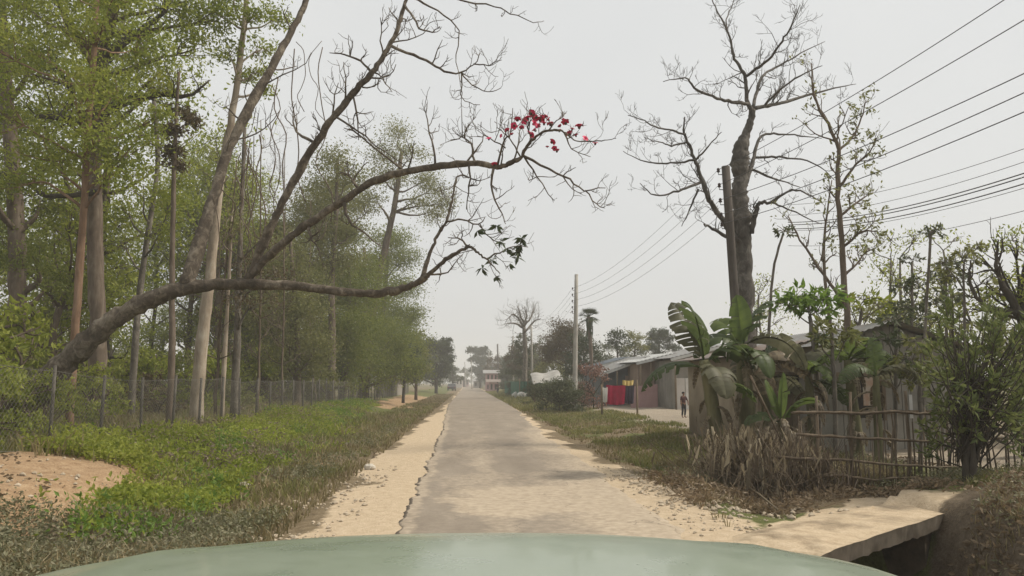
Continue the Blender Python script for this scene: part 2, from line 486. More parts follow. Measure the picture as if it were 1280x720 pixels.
def build_road():
    ys = axis(6, 26, .1, -25, 925, 1.04); k = 34
    t = np.concatenate([[0, .006, .013, .022], np.linspace(.045, 1, k - 4)])
    el = road_left(ys) + (fbm(ys * .9, ys * 0 + 3, 41, 5) - .48) * .22 + (fbm(ys * 5, ys * 0 + 3, 43, 4) - .47) * .10 * (1 - .6 * sm(20, 50, ys))
    er = road_right(ys) + (fbm(ys * .9, ys * 0 + 7, 47, 5) - .48) * .5
    X = el[:, None] + (er - el)[:, None] * t[None]; Y = np.repeat(ys[:, None], k, 1)
    Z = .028 + 0 * X + (fbm(X * 1.2, Y * .8, 51) - .47) * .02
    Z = Z - .012
    Z[:, 0] = -.03; Z[:, -1] = -.03
    Z[:, 1] = .006; Z[:, -2] = .004
    X[:, 1] = X[:, 0] + .01; X[:, -2] = X[:, -1] - .1
    nb = fbm(X * .9, Y * .45, 61); nc = fbm(X * 3, Y * 2, 66)
    dust = np.clip(1.0 * sm(9.5, 10.2, Y + (nc - .47) * 1.2) * (1 - sm(11.8, 14, Y + (nb - .47) * 4)), 0, 1) * sm(-.6, .2, X + (nc - .5) * 1.2)
    dust = np.maximum(dust, .85 * sm(.5, 2.0, X + (nb - .47) * 1.6 - .04 * (Y - 10)) * (1 - sm(22, 40, Y)))
    dust = np.maximum(dust, .45 * (1 - sm(.1, .35, np.abs(X - .35 + (nc - .47) * .6))) * (1 - sm(18, 34, Y)))
    dust = np.maximum(dust, .55 * sm(2.0, 1.5, (X - el[:, None]) * 8) * (1 - sm(30, 60, Y)))
    dust = np.maximum(dust, .35 * sm(.5, .62, nb) * (1 - sm(20, 40, Y)))
    mb = MB(); mb.add(np.stack([X, Y, Z], -1).reshape(-1, 3), grid_faces(len(ys), k)[:, ::-1])
    m, nt, out = newmat('worn_asphalt')
    at1 = N(nt, 'ShaderNodeAttribute', attribute_name='zone'); sp = nt.nodes.new('ShaderNodeSeparateColor')
    nt.links.new(at1.outputs['Color'], sp.inputs[0])
    tc = nt.nodes.new('ShaderNodeTexCoord'); co = tc.outputs['Object']
    mp = nt.nodes.new('ShaderNodeMapping'); mp.inputs['Scale'].default_value = (1, .3, 1); nt.links.new(co, mp.inputs['Vector'])
    n1 = noise(nt, mp.outputs[0], 1.6, 6, .6); n2 = noise(nt, co, 9, 6, .65); n3 = noise(nt, co, 60, 3, .7)
    v = nt.nodes.new('ShaderNodeTexVoronoi'); v.feature = 'DISTANCE_TO_EDGE'; v.inputs['Scale'].default_value = .9
    wv = nt.nodes.new('ShaderNodeVectorMath'); wv.operation = 'ADD'
    nz = nt.nodes.new('ShaderNodeTexNoise'); nz.inputs['Scale'].default_value = 2.5; nz.inputs['Detail'].default_value = 5; nt.links.new(co, nz.inputs['Vector'])
    sc = nt.nodes.new('ShaderNodeVectorMath'); sc.operation = 'SCALE'; sc.inputs['Scale'].default_value = .7; nt.links.new(nz.outputs['Color'], sc.inputs[0])
    nt.links.new(co, wv.inputs[0]); nt.links.new(sc.outputs[0], wv.inputs[1]); nt.links.new(wv.outputs[0], v.inputs['Vector'])
    crack = mth(nt, 'MULTIPLY', ramp(nt, v.outputs['Distance'], [(0, 1.0), (.012, .0)]), ramp(nt, n1, [(.5, 0.0), (.6, .7)]))
    asp = ramp(nt, mth(nt, 'ADD', mth(nt, 'MULTIPLY', n1, .5), mth(nt, 'ADD', mth(nt, 'MULTIPLY', n2, .25), mth(nt, 'MULTIPLY', n3, .25))),
               [(.35, (.175, .145, .113)), (.5, (.235, .197, .155)), (.65, (.305, .258, .205))])
    dst = ramp(nt, n2, [(.35, (.34, .275, .2)), (.65, (.46, .38, .285))])
    nn = mth(nt, 'SUBTRACT', mth(nt, 'ADD', mth(nt, 'MULTIPLY', n1, .5), mth(nt, 'MULTIPLY', n2, .5)), .5)
    dm = ramp(nt, mth(nt, 'ADD', sp.outputs[0], mth(nt, 'MULTIPLY', nn, 1.5)), [(.15, 0.08), (.8, 1.0)])
    c = mix(nt, crack, mix(nt, dm, asp, dst), (.09, .075, .06))
    c = mix(nt, ramp(nt, mth(nt, 'ADD', sp.outputs[1], mth(nt, 'MULTIPLY', nn, .8)), [(.45, 0.0), (.8, .85)]), c, (.085, .068, .052))
    surf(nt, out, c, .9, mth(nt, 'ADD', mth(nt, 'MULTIPLY', n2, .5), mth(nt, 'MULTIPLY', n3, .5)), .5, .02, .2)
    rim = np.zeros_like(X); rim[:, 0] = rim[:, 1] = 1; rim[:, 2] = 1
    rim *= sm(.40, .5, fbm(Y * 1.3, X * 0, 91)) * (1 - sm(28, 45, Y))
    zone = np.stack([dust, rim, dust * 0, dust * 0 + 1], -1).reshape(-1, 4)
    kind(mb.build('road', m, attrs={'zone': zone}), 'structure')


build_road()


# ------------------------------------------------------------------ foliage helpers
def leaf_quads(mb, pts, size, droop=.3, ratio=.45, rng=RNG, flat=0.0, dirs=None):
    p = np.asarray(pts, float); n = len(p)
    if n == 0: return
    d = rng.normal(size=(n, 3)) if dirs is None else dirs + rng.normal(size=(n, 3)) * .35
    d[:, 2] = d[:, 2] * (1 - flat) - droop
    d /= np.linalg.norm(d, axis=1, keepdims=True) + 1e-9
    q = rng.normal(size=(n, 3)); q[:, 2] *= (1 - flat)
    s = np.cross(d, q); s /= np.linalg.norm(s, axis=1, keepdims=True) + 1e-9
    nn = np.cross(d, s)
    L = size * (.6 + .8 * rng.random(n))[:, None]
    w = L * ratio
    v = np.stack([p, p + d * L * .45 + s * w * .5 + nn * L * .08, p + d * L, p + d * L * .45 - s * w * .5 + nn * L * .08], 1).reshape(-1, 3)
    mb.add(v, np.arange(4 * n).reshape(-1, 4))


def clump(mb, c, r, n, size, rng=RNG, twigs=10, droop=.3, ratio=.45, tight=.3, flatz=.75):
    c = np.asarray(c, float)
    k = rng.normal(size=(twigs, 3)); k /= np.linalg.norm(k, axis=1, keepdims=True)
    k = k * (rng.random((twigs, 1)) ** .45) * r * np.array((1, 1, flatz)) + c
    which = rng.integers(0, twigs, n)
    p = k[which] + rng.normal(size=(n, 3)) * r * tight * np.array((1, 1, .6))
    leaf_quads(mb, p, size, droop, ratio, rng)
    return k


def smooth_path(pts, n=4):
    """Catmull-Rom"""
    p = np.asarray(pts, float)
    if len(p) < 3: return p
    q = np.concatenate([[2 * p[0] - p[1]], p, [2 * p[-1] - p[-2]]])
    out = []
    for i in range(1, len(q) - 2):
        for t in np.linspace(0, 1, n, endpoint=False):
            a, b, c, d = q[i - 1], q[i], q[i + 1], q[i + 2]
            out.append(.5 * (2 * b + (c - a) * t + (2 * a - 5 * b + 4 * c - d) * t * t + (3 * b - a - 3 * c + d) * t ** 3))
    out.append(p[-1])
    return np.array(out)


def limb(mb, pts, rads, sides=8, n=4, wob=0.0, rng=RNG, rough=0.0):
    p = smooth_path(pts, n)
    r = np.interp(np.linspace(0, 1, len(p)), np.linspace(0, 1, len(rads)), rads)
    if rough: r = r * (1 + .09 * np.interp(np.arange(len(p)), np.arange(0, len(p) + 4, 3), rng.normal(size=len(np.arange(0, len(p) + 4, 3)))).clip(-1.2, 1.8))
    if wob: p[1:-1] += rng.normal(size=(len(p) - 2, 3)) * wob; r = r * (1 + rng.normal(size=len(p)) * .05)
    mb.tube(p, np.maximum(r, .003), sides, rough=rough)
    return p, r


def twig(mb, start, dirv, L, r, rng, depth=2, up=.25, kink=.35, tips=None, sides=4, seg=5):
    p = [np.asarray(start, float)]; d = np.asarray(dirv, float); d = d / np.linalg.norm(d)
    for k in range(seg):
        d = d + rng.normal(size=3) * kink * np.array((1, 1, .8)) + np.array((0, 0, up)); d /= np.linalg.norm(d)
        p.append(p[-1] + d * L / seg)
    p = np.array(p)
    mb.tube(p, np.linspace(r, max(r * .35, .004), len(p)), sides, cap=False)
    if tips is not None: tips.append(p[-1])
    if depth > 0:
        for k in range(rng.integers(2, 4)):
            i = rng.integers(1, len(p) - 1)
            t = p[i + 1] - p[i]; t /= np.linalg.norm(t)
            o = rng.normal(size=3); o -= t * (o @ t); o /= np.linalg.norm(o) + 1e-9
            twig(mb, p[i], t * .7 + o * .9, L * (.35 + .3 * rng.random()), max(r * .55, .004), rng, depth - 1, up, kink, tips, 3, 4)


def twigs_on(mb, path, rad, n, L, rng, t0=.25, up=.25, depth=1, tips=None, rs=.5, planar=0.0):
    p = np.asarray(path)
    for k in range(n):
        f = t0 + (1 - t0) * (k + rng.random()) / n
        i = min(int(f * (len(p) - 1)), len(p) - 2)
        t = p[i + 1] - p[i]; t /= np.linalg.norm(t) + 1e-9
        o = rng.normal(size=3); o[1] *= (1 - planar); o -= t * (o @ t); o /= np.linalg.norm(o) + 1e-9
        rr = np.clip(rad[i] * rs, .005, .022)
        twig(mb, p[i], t * .6 + o, L * (.5 + .8 * rng.random()), rr, rng, depth, up, .3, tips)


def pxl(pts, Y):
    """(px, py[, dY]) -> points"""
    return [at(q[0], q[1], Y + (q[2] if len(q) > 2 else 0)) for q in pts]


def wpx(ws, Y): return [w * .5 * Y / F for w in ws]


# ------------------------------------------------------------------ the leaning silk-cotton tree
def leaning_tree():
    rng = np.random.default_rng(11)
    Y = 17.0
    b0 = at(-62, 560, Y); b0[2] = gh(b0[0], b0[1]) - .2
    root = thing('silk_cotton_tree', 'big bare tree leaning out over the road, red blossoms at its longest branch tip', 'tree', b0)
    tr = MB()
    limb(tr, [b0] + pxl([(-10, 528), (40, 491), (75, 461), (110, 427), (150, 394), (200, 370), (240, 359), (300, 355), (370, 358, -.2), (430, 365, -.4), (480, 366, -.6), (515, 357, -.8), (535, 344, -1)], Y),
         wpx([42, 36, 31, 28, 26, 24, 21, 18, 15.5, 13.5, 12, 10.5, 9.5, 8, 6.5], Y), 14, 8, .008, rng, .07)
    tr.build('trunk', M['bark_lean'], root)
    tips = []

    def br(pts, ws, n=0, L=.8, up=.2, t0=.3, sub=(), depth=2, twrs=.5):
        mb = MB()
        ws = [q * (.74 if ws[0] > 20 else .66) for q in ws]
        p, r = limb(mb, pxl(pts, Y), wpx(ws, Y), 9 if ws[0] > 4 else 5, 6, .009, rng, .06)
        for q, w in sub:
            w = [k * .72 for k in w]
            pp, rr = limb(mb, pxl(q, Y), wpx(w, Y), 5, 3, .012, rng)
            twigs_on(mb, pp, rr, 5, .45, rng, .3, up, 1, tips, .7)
        if n: twigs_on(mb, p, r, int(n * 1.3), L, rng, t0, up, max(depth, 2), tips, twrs * .75)
        return mb.build('branch', M['bark_lean'], root)

    # upright left limb
    br([(233, 357), (245, 320, .2), (255, 285, .4), (270, 238, .7), (285, 190, 1), (308, 142, 1.3), (345, 75, 1.8), (372, 25, 2.2), (392, -25, 2.6), (405, -80, 3)], [26, 24, 22, 20, 19, 17, 15, 13, 11, 8], 10, 1.2, .15, .35)
    # second upright limb
    br([(312, 347), (328, 305, -.1), (345, 270, -.2), (368, 225, -.3), (394, 180, -.4), (420, 143, -.5), (442, 116, -.5), (465, 90, -.5), (482, 66, -.4), (495, 41, -.3), (503, 15, -.2), (514, -20, 0), (522, -50)],
       [17, 16, 15, 14.5, 14, 13, 12, 11, 10, 9, 8, 6, 4], 14, .8, .2, .3, sub=[
           ([(490, 58, -.4), (517, 69, -.6), (540, 79, -.8), (555, 89, -.9), (577, 91, -1), (592, 80, -1.1), (600, 66, -1.2)], [6, 5, 4.5, 4, 3, 2, 1.5]),
           ([(577, 91, -1), (590, 105, -1), (610, 115, -.9), (626, 110, -.8)], [3, 2, 1.6, 1.2]),
           ([(592, 80, -1.1), (610, 82, -1.3), (627, 75, -1.4)], [2.5, 1.8, 1.2]),
           ([(577, 91, -1), (576, 112, -.8), (580, 126, -.7), (600, 131, -.7)], [3, 2, 1.6, 1.2]),
           ([(505, 6, -.2), (517, 22, -.5), (525, 36, -.7), (540, 39, -.8), (550, 33, -.8)], [5, 4, 3, 2.5, 1.5]),
           ([(510, -6, 0), (529, 4, .2), (555, 19, .3), (574, 38, .4), (570, 68, .4), (574, 98, .4), (578, 116, .4)], [4.5, 4, 3, 2.4, 2, 1.5, 1]),
           ([(512, -15), (577, 0, -.5), (619, 8, -.8), (637, 17, -.9), (667, 28, -1), (680, 26, -1)], [4, 3.2, 2.5, 2, 1.5, 1]),
           ([(465, 92, -.5), (450, 76, -.2), (431, 69, 0), (412, 66, .2)], [5, 4, 3, 1.5]),
           ([(463, 97, -.5), (478, 99, -.8), (490, 115, -1)], [4, 2.5, 1.2]),
           ([(392, 178, -.4), (371, 165, -.2), (367, 146, 0), (369, 130, .1)], [6, 4, 2.4, 1.4]),
           ([(441, 118, -.5), (446, 150, -.7), (448, 175, -.8)], [4, 3, 1.4]),
           ([(420, 146, -.5), (450, 165, -.8), (470, 182, -1), (508, 208, -1.4)], [4, 3, 2.4, 1.4])])
    # long arching limb with the blossoms
    C = [(308, 350), (345, 312, -.2), (385, 280, -.4), (430, 250, -.7), (470, 226, -1), (530, 210, -1.4), (590, 204, -1.8), (622, 208, -2), (637, 204, -2.1), (652, 195, -2.2), (664, 176, -2.3), (686, 163, -2.5), (705, 165, -2.6), (720, 176, -2.7), (752, 176, -2.8), (770, 173, -2.9)]
    br(C, [15, 15, 14.5, 14, 13.5, 12.5, 11, 9.5, 8, 6, 4.5, 3.5, 3, 2.2, 1.6, 1.2], 8, .6, .2, .2, depth=1, sub=[
        ([(654, 195, -2.2), (686, 212, -2.3), (712, 225, -2.3), (731, 238, -2.4), (757, 235, -2.5)], [5, 3.5, 3, 2.4, 1.4]),
        ([(731, 238, -2.4), (745, 255, -2.4), (756, 260, -2.4)], [2.4, 1.8, 1.2]),
        ([(656, 197, -2.2), (671, 221, -2), (693, 251, -1.9)], [3.4, 2.4, 1.2]),
        ([(544, 206, -1.5), (540, 176, -1.5), (534, 150, -1.4), (534, 128, -1.4)], [4, 3, 2, 1.2]),
        ([(594, 203, -1.8), (589, 180, -1.6), (577, 172, -1.5), (563, 175, -1.4)], [4, 3, 2.2, 1.4]),
        ([(578, 172, -1.5), (577, 136, -1.5)], [2, 1.1]),
        ([(617, 210, -2), (615, 240, -1.9), (628, 268, -1.8), (632, 280, -1.8)], [4.5, 3, 2, 1.2]),
        ([(586, 206, -1.8), (587, 232, -1.9), (583, 262, -2)], [4, 2.6, 1.4]),
        ([(586, 222, -1.8), (571, 222, -2), (563, 262, -2.1)], [3, 2.4, 1.2]),
        ([(622, 206, -2), (630, 176, -2.2), (638, 165, -2.3), (641, 135, -2.4)], [4, 3, 2.2, 1.2]),
        ([(632, 185, -2.2), (612, 172, -2.3), (597, 170, -2.4)], [2.5, 1.8, 1.2]),
        ([(650, 195, -2.2), (640, 178, -2.1), (625, 163, -2), (618, 152, -2)], [3, 2.2, 1.6, 1]),
        ([(664, 176, -2.3), (660, 158, -2.4), (668, 143, -2.5)], [2.6, 1.8, 1]),
        ([(686, 163, -2.5), (695, 152, -2.5), (708, 141, -2.5)], [2.6, 1.8, 1]),
        ([(705, 166, -2.6), (715, 185, -2.6), (738, 196, -2.6)], [2.6, 1.8, 1]),
        ([(430, 250, -.7), (436, 275, -.9), (455, 292, -1), (478, 308, -1)], [7, 4.5, 3, 1.5]),
        ([(450, 238, -.8), (437, 222, -.6), (425, 215, -.4)], [5, 4, 2]),
        ([(385, 281, -.4), (390, 300, -.6), (396, 306, -.8)], [6, 4, 1.5]),
        ([(508, 216, -1.2), (450, 170, -.8), (430, 160, -.6)], [4, 3, 1.5])])
    # low end, forking
    br([(528, 347, -.9), (537, 317, -.8), (548, 292, -.7), (557, 279, -.7), (563, 258, -.6), (566, 246, -.6), (571, 224, -.5)], [9, 7, 6, 5.5, 4.5, 3.5, 2], 5, .5, .2, sub=[
        ([(558, 277, -.7), (578, 274, -1), (597, 280, -1.2), (606, 272, -1.3)], [4, 3, 2.2, 1.3])])
    br([(534, 345, -1), (557, 325, -1.2), (573, 315, -1.3), (587, 309, -1.4), (600, 318, -1.5), (612, 328, -1.6), (625, 342, -1.7)], [9, 7.5, 6.5, 5, 3.5, 2.8, 1.5], 3, .5, 0, sub=[
        ([(587, 309, -1.4), (575, 299, -1.2), (560, 297, -1.1)], [4, 2.6, 1.4]),
        ([(608, 324, -1.5), (625, 315, -1.5), (640, 308, -1.5), (660, 309, -1.5)], [3, 2.4, 2, 1.2]),
        ([(600, 280, -1.2), (612, 297, -1.3), (632, 305, -1.4)], [2.4, 1.8, 1.2]),
        ([(536, 343, -1), (560, 340, -.7), (578, 318, -.6)], [4, 2.6, 1.2])])
    # drooping leaf sprays at the low end
    for (x, y) in [(596, 293), (628, 292), (636, 304), (645, 306), (655, 308), (648, 318), (604, 336), (598, 340), (609, 340), (645, 328), (618, 296), (652, 304), (640, 312)]:
        c = at(x, y, Y - 1.5); lf = MB()
        for k in range(1):
            st = c + rng.normal(size=3) * .09
            leaf_quads(lf, np.repeat(st[None], 9, 0), .16, .9, .34, rng)
        lf.build('leaf_spray', M['leaf_dark'], root)
    # blossoms: five thick red petals each
    fl = [(664, 142), (675, 150), (686, 150), (682, 146), (707, 154), (724, 159), (664, 169), (661, 166), (696, 189), (634, 163), (647, 150), (684, 184), (744, 180), (611, 174), (731, 174), (700, 158), (712, 168), (673, 158), (690, 178), (652, 160), (670, 147), (680, 155), (704, 151), (627, 170), (643, 157), (657, 152), (693, 186), (715, 162), (667, 155), (618, 206), (679, 149), (640, 168), (688, 156), (699, 164), (720, 170), (676, 145), (660, 148), (669, 163)]
    for i, (x, y) in enumerate(fl):
        c = at(x, y, Y - 2.45 + rng.normal() * .15)
        mb = MB()
        R = np.array(Matrix.Rotation(rng.random() * 6, 3, 'Z') @ Matrix.Rotation(rng.normal() * .9, 3, 'X'))
        s = .042 + .03 * rng.random()
        if i % 4 == 3: s *= .65
        for k in range(5):
            a = k * 2 * math.pi / 5
            ca, sa = math.cos(a), math.sin(a)
            prof = [(0, 0, .3), (.45, .45, .55), (.95, .62, .5), (1.25, .35, .12)]
            v = []
            for (ro, zz, w) in prof:
                for sgn in (-1, 1): v.append((ro * ca - sgn * w * sa, ro * sa + sgn * w * ca, zz))
            v = np.array(v) * s @ R.T + c
            mb.add(v, np.array([(0, 1, 3, 2), (2, 3, 5, 4), (4, 5, 7, 6)]))
        o = mb.build('blossom', M['red_petal'], root)
        cb = MB(); cb.ball(c - R[:, 2] * s * .1, s * .42, n=5, m=7)
        cb.build('calyx', M['bud'], o)
    bd = MB()
    for t in tips[::3]:
        bd.ball(t, .018 + .012 * rng.random(), n=4, m=5)
    # hanging dead creepers from the upright limbs
    for i in range(18):
        x0 = rng.uniform(268, 400); y0 = np.interp(x0, [268, 310, 385], [235, 140, 20]) + rng.uniform(10, 60)
        yy = Y + rng.uniform(.2, 2)
        L = rng.uniform(60, 220)
        pts = [at(x0 + rng.normal() * 4 + k * 1.2, min(y0 + L * k / 6, 350), yy) for k in range(7)]
        mb = MB(); mb.tube(smooth_path(np.array(pts) + rng.normal(size=(7, 3)) * .03, 3), .008 + .006 * rng.random(), 4)
        mb.build('creeper', M['bark_brown'], root)


leaning_tree()


# ------------------------------------------------------------------ bare tree by the pole
def bare_tree():
    rng = np.random.default_rng(12)
    Y = 21.0
    b0 = at(928, 530, Y); b0[2] = gh(b0[0], b0[1]) - .1
    root = thing('silk_cotton_tree', 'tall leafless grey tree with a thick knobbly trunk behind the leaning wooden pole', 'tree', b0)
    mb = MB()
    limb(mb, [b0] + pxl([(929, 430), (929, 370), (929, 320), (928, 290), (926, 262), (924, 240), (926, 222), (925, 205), (926, 186), (931, 172), (937, 154), (941, 137)], Y), wpx([34, 29, 26, 24, 23, 20, 24, 17, 21, 20, 12, 9.5, 8], Y), 12, 6, .008, rng, .06)
    mb.build('trunk', M['bark_ash'], root)
    tips = []
    B = [
        ([(940, 140), (934, 127), (932, 110), (931, 94), (921, 78), (915, 60), (911, 42), (900, 20), (889, -2), (884, -20)], [9, 8, 7, 6.5, 5.5, 4.5, 4, 3, 2, 1.2], 16, 1.0),
        ([(931, 96), (945, 86, -.4), (960, 75, -.8), (977, 52, -1.2), (989, 33, -1.4), (1000, 6, -1.6)], [6, 5.5, 5, 4, 3, 1.5], 14, 1.0),
        ([(912, 45), (908, 25, .6), (916, 5, 1), (922, -15, 1.2)], [3.5, 2.5, 2, 1], 8, .7),
        ([(936, 130), (915, 127, -.4), (897, 123, -.8), (868, 110, -1.3), (856, 97, -1.5), (829, 102, -1.8)], [7, 6, 5, 4, 2.6, 1.2], 14, .8),
        ([(943, 136), (960, 132, .4), (977, 129, .8), (1010, 119, 1.4), (1043, 110, 1.9), (1070, 105, 2.2)], [8, 7, 6, 5, 3, 1.2], 18, .9),
        ([(941, 138), (946, 113, .5), (954, 94, .9), (975, 82, 1.3), (993, 71, 1.6), (1031, 52, 2.2)], [7, 6, 5, 4, 3, 1.2], 16, .9),
        ([(955, 133, .3), (975, 112, -.3), (1000, 95, -.7), (1028, 82, -1.1)], [5, 4, 3, 1.2], 10, .8),
        ([(920, 300, -.1), (906, 279, -.3), (893, 260, -.5), (885, 246, -.7), (878, 228, -.8), (872, 208, -.9), (864, 188, -1), (856, 167, -1.1), (856, 146, -1.2)], [12, 10, 9, 8.5, 7.5, 6.5, 5.5, 4, 2], 12, .8),
        ([(857, 168, -1.1), (840, 163, -1.4), (822, 160, -1.7), (805, 151, -1.9), (785, 144, -2.1)], [4, 3.4, 3, 2, 1.2], 10, .7),
        ([(868, 200, -1), (845, 204, -.6), (822, 204, -.3), (800, 200, 0), (779, 189, .2)], [4.5, 3.6, 3, 2, 1.2], 10, .7),
        ([(859, 178, -1), (838, 182, -1.4), (825, 178, -1.6), (805, 172, -1.8)], [3.5, 2.6, 2, 1], 8, .6),
        ([(876, 228, -.8), (858, 235, -1.2), (843, 240, -1.5), (818, 244, -1.8), (800, 229, -2)], [5.5, 4.5, 3.6, 2.6, 1.2], 9, .7),
        ([(873, 236, -.8), (862, 262, -.6), (852, 283, -.5)], [4, 3, 1.3], 6, .5),
        ([(870, 200, -.9), (886, 182, -1.2), (902, 165, -1.4)], [3.6, 2.6, 1.2], 5, .5),
        ([(932, 228), (937, 212, .2), (943, 196, .4), (949, 172, .6), (968, 167, .9), (993, 169, 1.2), (1027, 173, 1.6)], [11, 9, 7, 5, 4, 3, 1.3], 8, .6),
        ([(944, 197, .4), (965, 196, .1), (985, 198, -.2), (1018, 204, -.6), (1043, 225, -.9)], [5, 4.4, 3.6, 2.4, 1.2], 7, .6),
        ([(939, 292, -.1), (944, 268, -.3), (949, 254, -.5), (964, 252, -.7), (989, 237, -1), (1010, 243, -1.2), (1027, 252, -1.4)], [11, 9, 7, 5, 3.6, 2.6, 1.3], 10, .6),
        ([(962, 253, -.7), (985, 262, -.5), (1027, 280, -.2)], [4, 3, 1.3], 6, .5),
        ([(940, 212, .2), (965, 222, .6), (1000, 234, 1)], [5, 3.6, 1.5], 6, .6),
        ([(908, 296, -.2), (890, 285, -.5), (880, 280, -.7)], [7, 5, 2.5], 4, .5),
    ]
    for pts, ws, n, L in B:
        mb = MB()
        p, r = limb(mb, pxl(pts, Y), wpx([q * .72 for q in ws], Y), 7 if ws[0] > 6 else 5, 4, .012, rng)
        twigs_on(mb, p, r, int(n * .95), L * .85, rng, .12, .22, 2, tips, .36)
        mb.build('branch', M['bark_ash'], root)


bare_tree()


# ------------------------------------------------------------------ leafy trees
def leafy_tree(name, label, base, path, r0, r1, clumps, bark, leafm, leaf=.16, group=None, per=420, droop=.3, ratio=.45, tight=.3, seed=1, twn=10, limbs=True, cat='tree', sides=9, twf=0):
    """path: world trunk points, clumps: (centre, radius)"""
    rng = np.random.default_rng(seed)
    root = thing(name, label, cat, base, group)
    mb = MB()
    p, r = limb(mb, path, np.linspace(r0, r1, len(path)), sides, 4, r0 * .04, rng)
    cr = MB()
    for c, rad in clumps:
        c = np.asarray(c, float)
        k = clump(cr, c, rad, int(per * rad * rad), leaf, rng, max(4, int(twn * rad)), droop, ratio, tight)
        if limbs:
            dist = np.linalg.norm(p - (c - np.array((0, 0, rad * 1.2))), axis=1) + np.where(p[:, 2] > c[2] + .2, 5, 0)
            i = max(1, int(np.argmin(dist)))
            mid = p[i] * .5 + c * .5 + rng.normal(size=3) * rad * .15 - np.array((0, 0, rad * .1))
            pp, _ = limb(mb, [p[i], mid, c], [max(r[i] * .5, .02), max(r[i] * .32, .015), .01], 5, 4, rad * .02, rng)
            for q in k[:6]:
                limb(mb, [pp[-3], (pp[-3] + q) / 2 + rng.normal(size=3) * rad * .1, q], [.016, .011, .006], 3, 3)
    mb.build('trunk', bark, root)
    cr.build('crown', leafm, root, smooth=False)
    return root


def pxtree(name, label, Y, trunk, w0, w1, cl, bark, leafm, leaf=.16, seed=1, **kw):
    """trunk: px points from the bottom up; cl: (px, py, radius px[, dY])"""
    pts = pxl(trunk, Y)
    b = pts[0].copy(); b[2] = gh(b[0], b[1]) - .1; pts[0] = b
    rng = np.random.default_rng(seed + 100)
    kw['per'] = kw.get('per', 420) * (3.7 if Y < 30 else 8.5 if Y < 45 else 13 if Y < 73 else 10)
    leaf *= .68 if Y < 30 else .75 if Y < 100 else .9
    if 30 <= Y < 73: kw.setdefault('tight', .5)
    kw.setdefault('twn', 10 if Y < 30 else 9 if Y < 58 else 7)
    w0 *= .8; w1 *= .8
    clumps = []
    for q in cl:
        dy = q[3] if len(q) > 3 else rng.normal() * q[2] * Y / F * .9
        clumps.append((at(q[0], q[1], Y + dy), q[2] * Y / F))
    return leafy_tree(name, label, b, pts, w0 * .5 * Y / F, w1 * .5 * Y / F, clumps, bark, leafm, leaf, seed=seed, **kw)


def cloud(rng, x0, x1, y0, y1, n, r0, r1):
    return [(rng.uniform(x0, x1), rng.uniform(y0, y1), rng.uniform(r0, r1)) for _ in range(n)]


g = np.random.default_rng(5)
# near left
pxtree('reddish_trunk_tree', 'slender straight tree with a smooth reddish brown trunk standing just beyond the leaning trunk', 20, [(88, 500), (93, 430), (100, 330), (106, 240), (110, 160), (118, 60), (122, -40)], 13, 8,
       [(60, 190, 42), (110, 170, 40), (160, 190, 42), (90, 120, 45), (30, 230, 38), (150, 110, 42), (40, 60, 45), (105, 40, 45), (180, 60, 42), (0, 140, 45), (-10, 60, 40), (70, -20, 50), (150, -20, 50), (135, 215, 30), (190, 150, 26)], M['bark_red'], M['leaf_light'], .17, 21, per=330)
pxtree('limbed_dark_tree', 'large dark trunked tree with a long mossy limb held out level towards the leaning tree', 23, [(122, 500), (122, 420), (120, 330), (118, 240), (120, 160), (128, 80), (138, 10), (140, -60)], 27, 14,
       [(70, 20, 48), (150, 0, 50), (220, 20, 42), (30, 90, 40), (200, 90, 36), (250, 60, 34), (20, 0, 46), (100, -40, 60), (190, -40, 60), (130, 120, 34), (240, 0, 40), (275, 25, 28), (60, 140, 30)], M['bark_brown'], M['leaf_light'], .17, 22, per=300)


def level_limb():
    root = [o for o in bpy.data.objects if o.name.startswith('limbed_dark_tree')][0]
    rng = np.random.default_rng(3)
    mb = MB(); Y = 22.5
    for pts, ws in [([(120, 150), (100, 150), (75, 147), (45, 146)], [16, 13, 9, 5]), ([(122, 142), (150, 130), (180, 122), (205, 117), (232, 121), (262, 100)], [16, 13, 10, 7, 5, 2]), ([(75, 147), (90, 120), (75, 90), (60, 70)], [7, 6, 4, 2]),
                    ([(130, 70), (165, 45), (200, 20), (215, 0)], [13, 9, 6, 3]), ([(125, 90), (100, 50), (75, 10), (60, -20)], [12, 9, 6, 4]), ([(122, 240), (60, 245), (30, 225), (0, 215)], [8, 6, 5, 3])]:
        p, r = limb(mb, pxl(pts, Y), wpx(ws, Y), 8, 4, .015, rng); twigs_on(mb, p, r, 9, .9, rng, .2, .15, 2)
    mb.build('level_limb', M['bark_dark'], root)


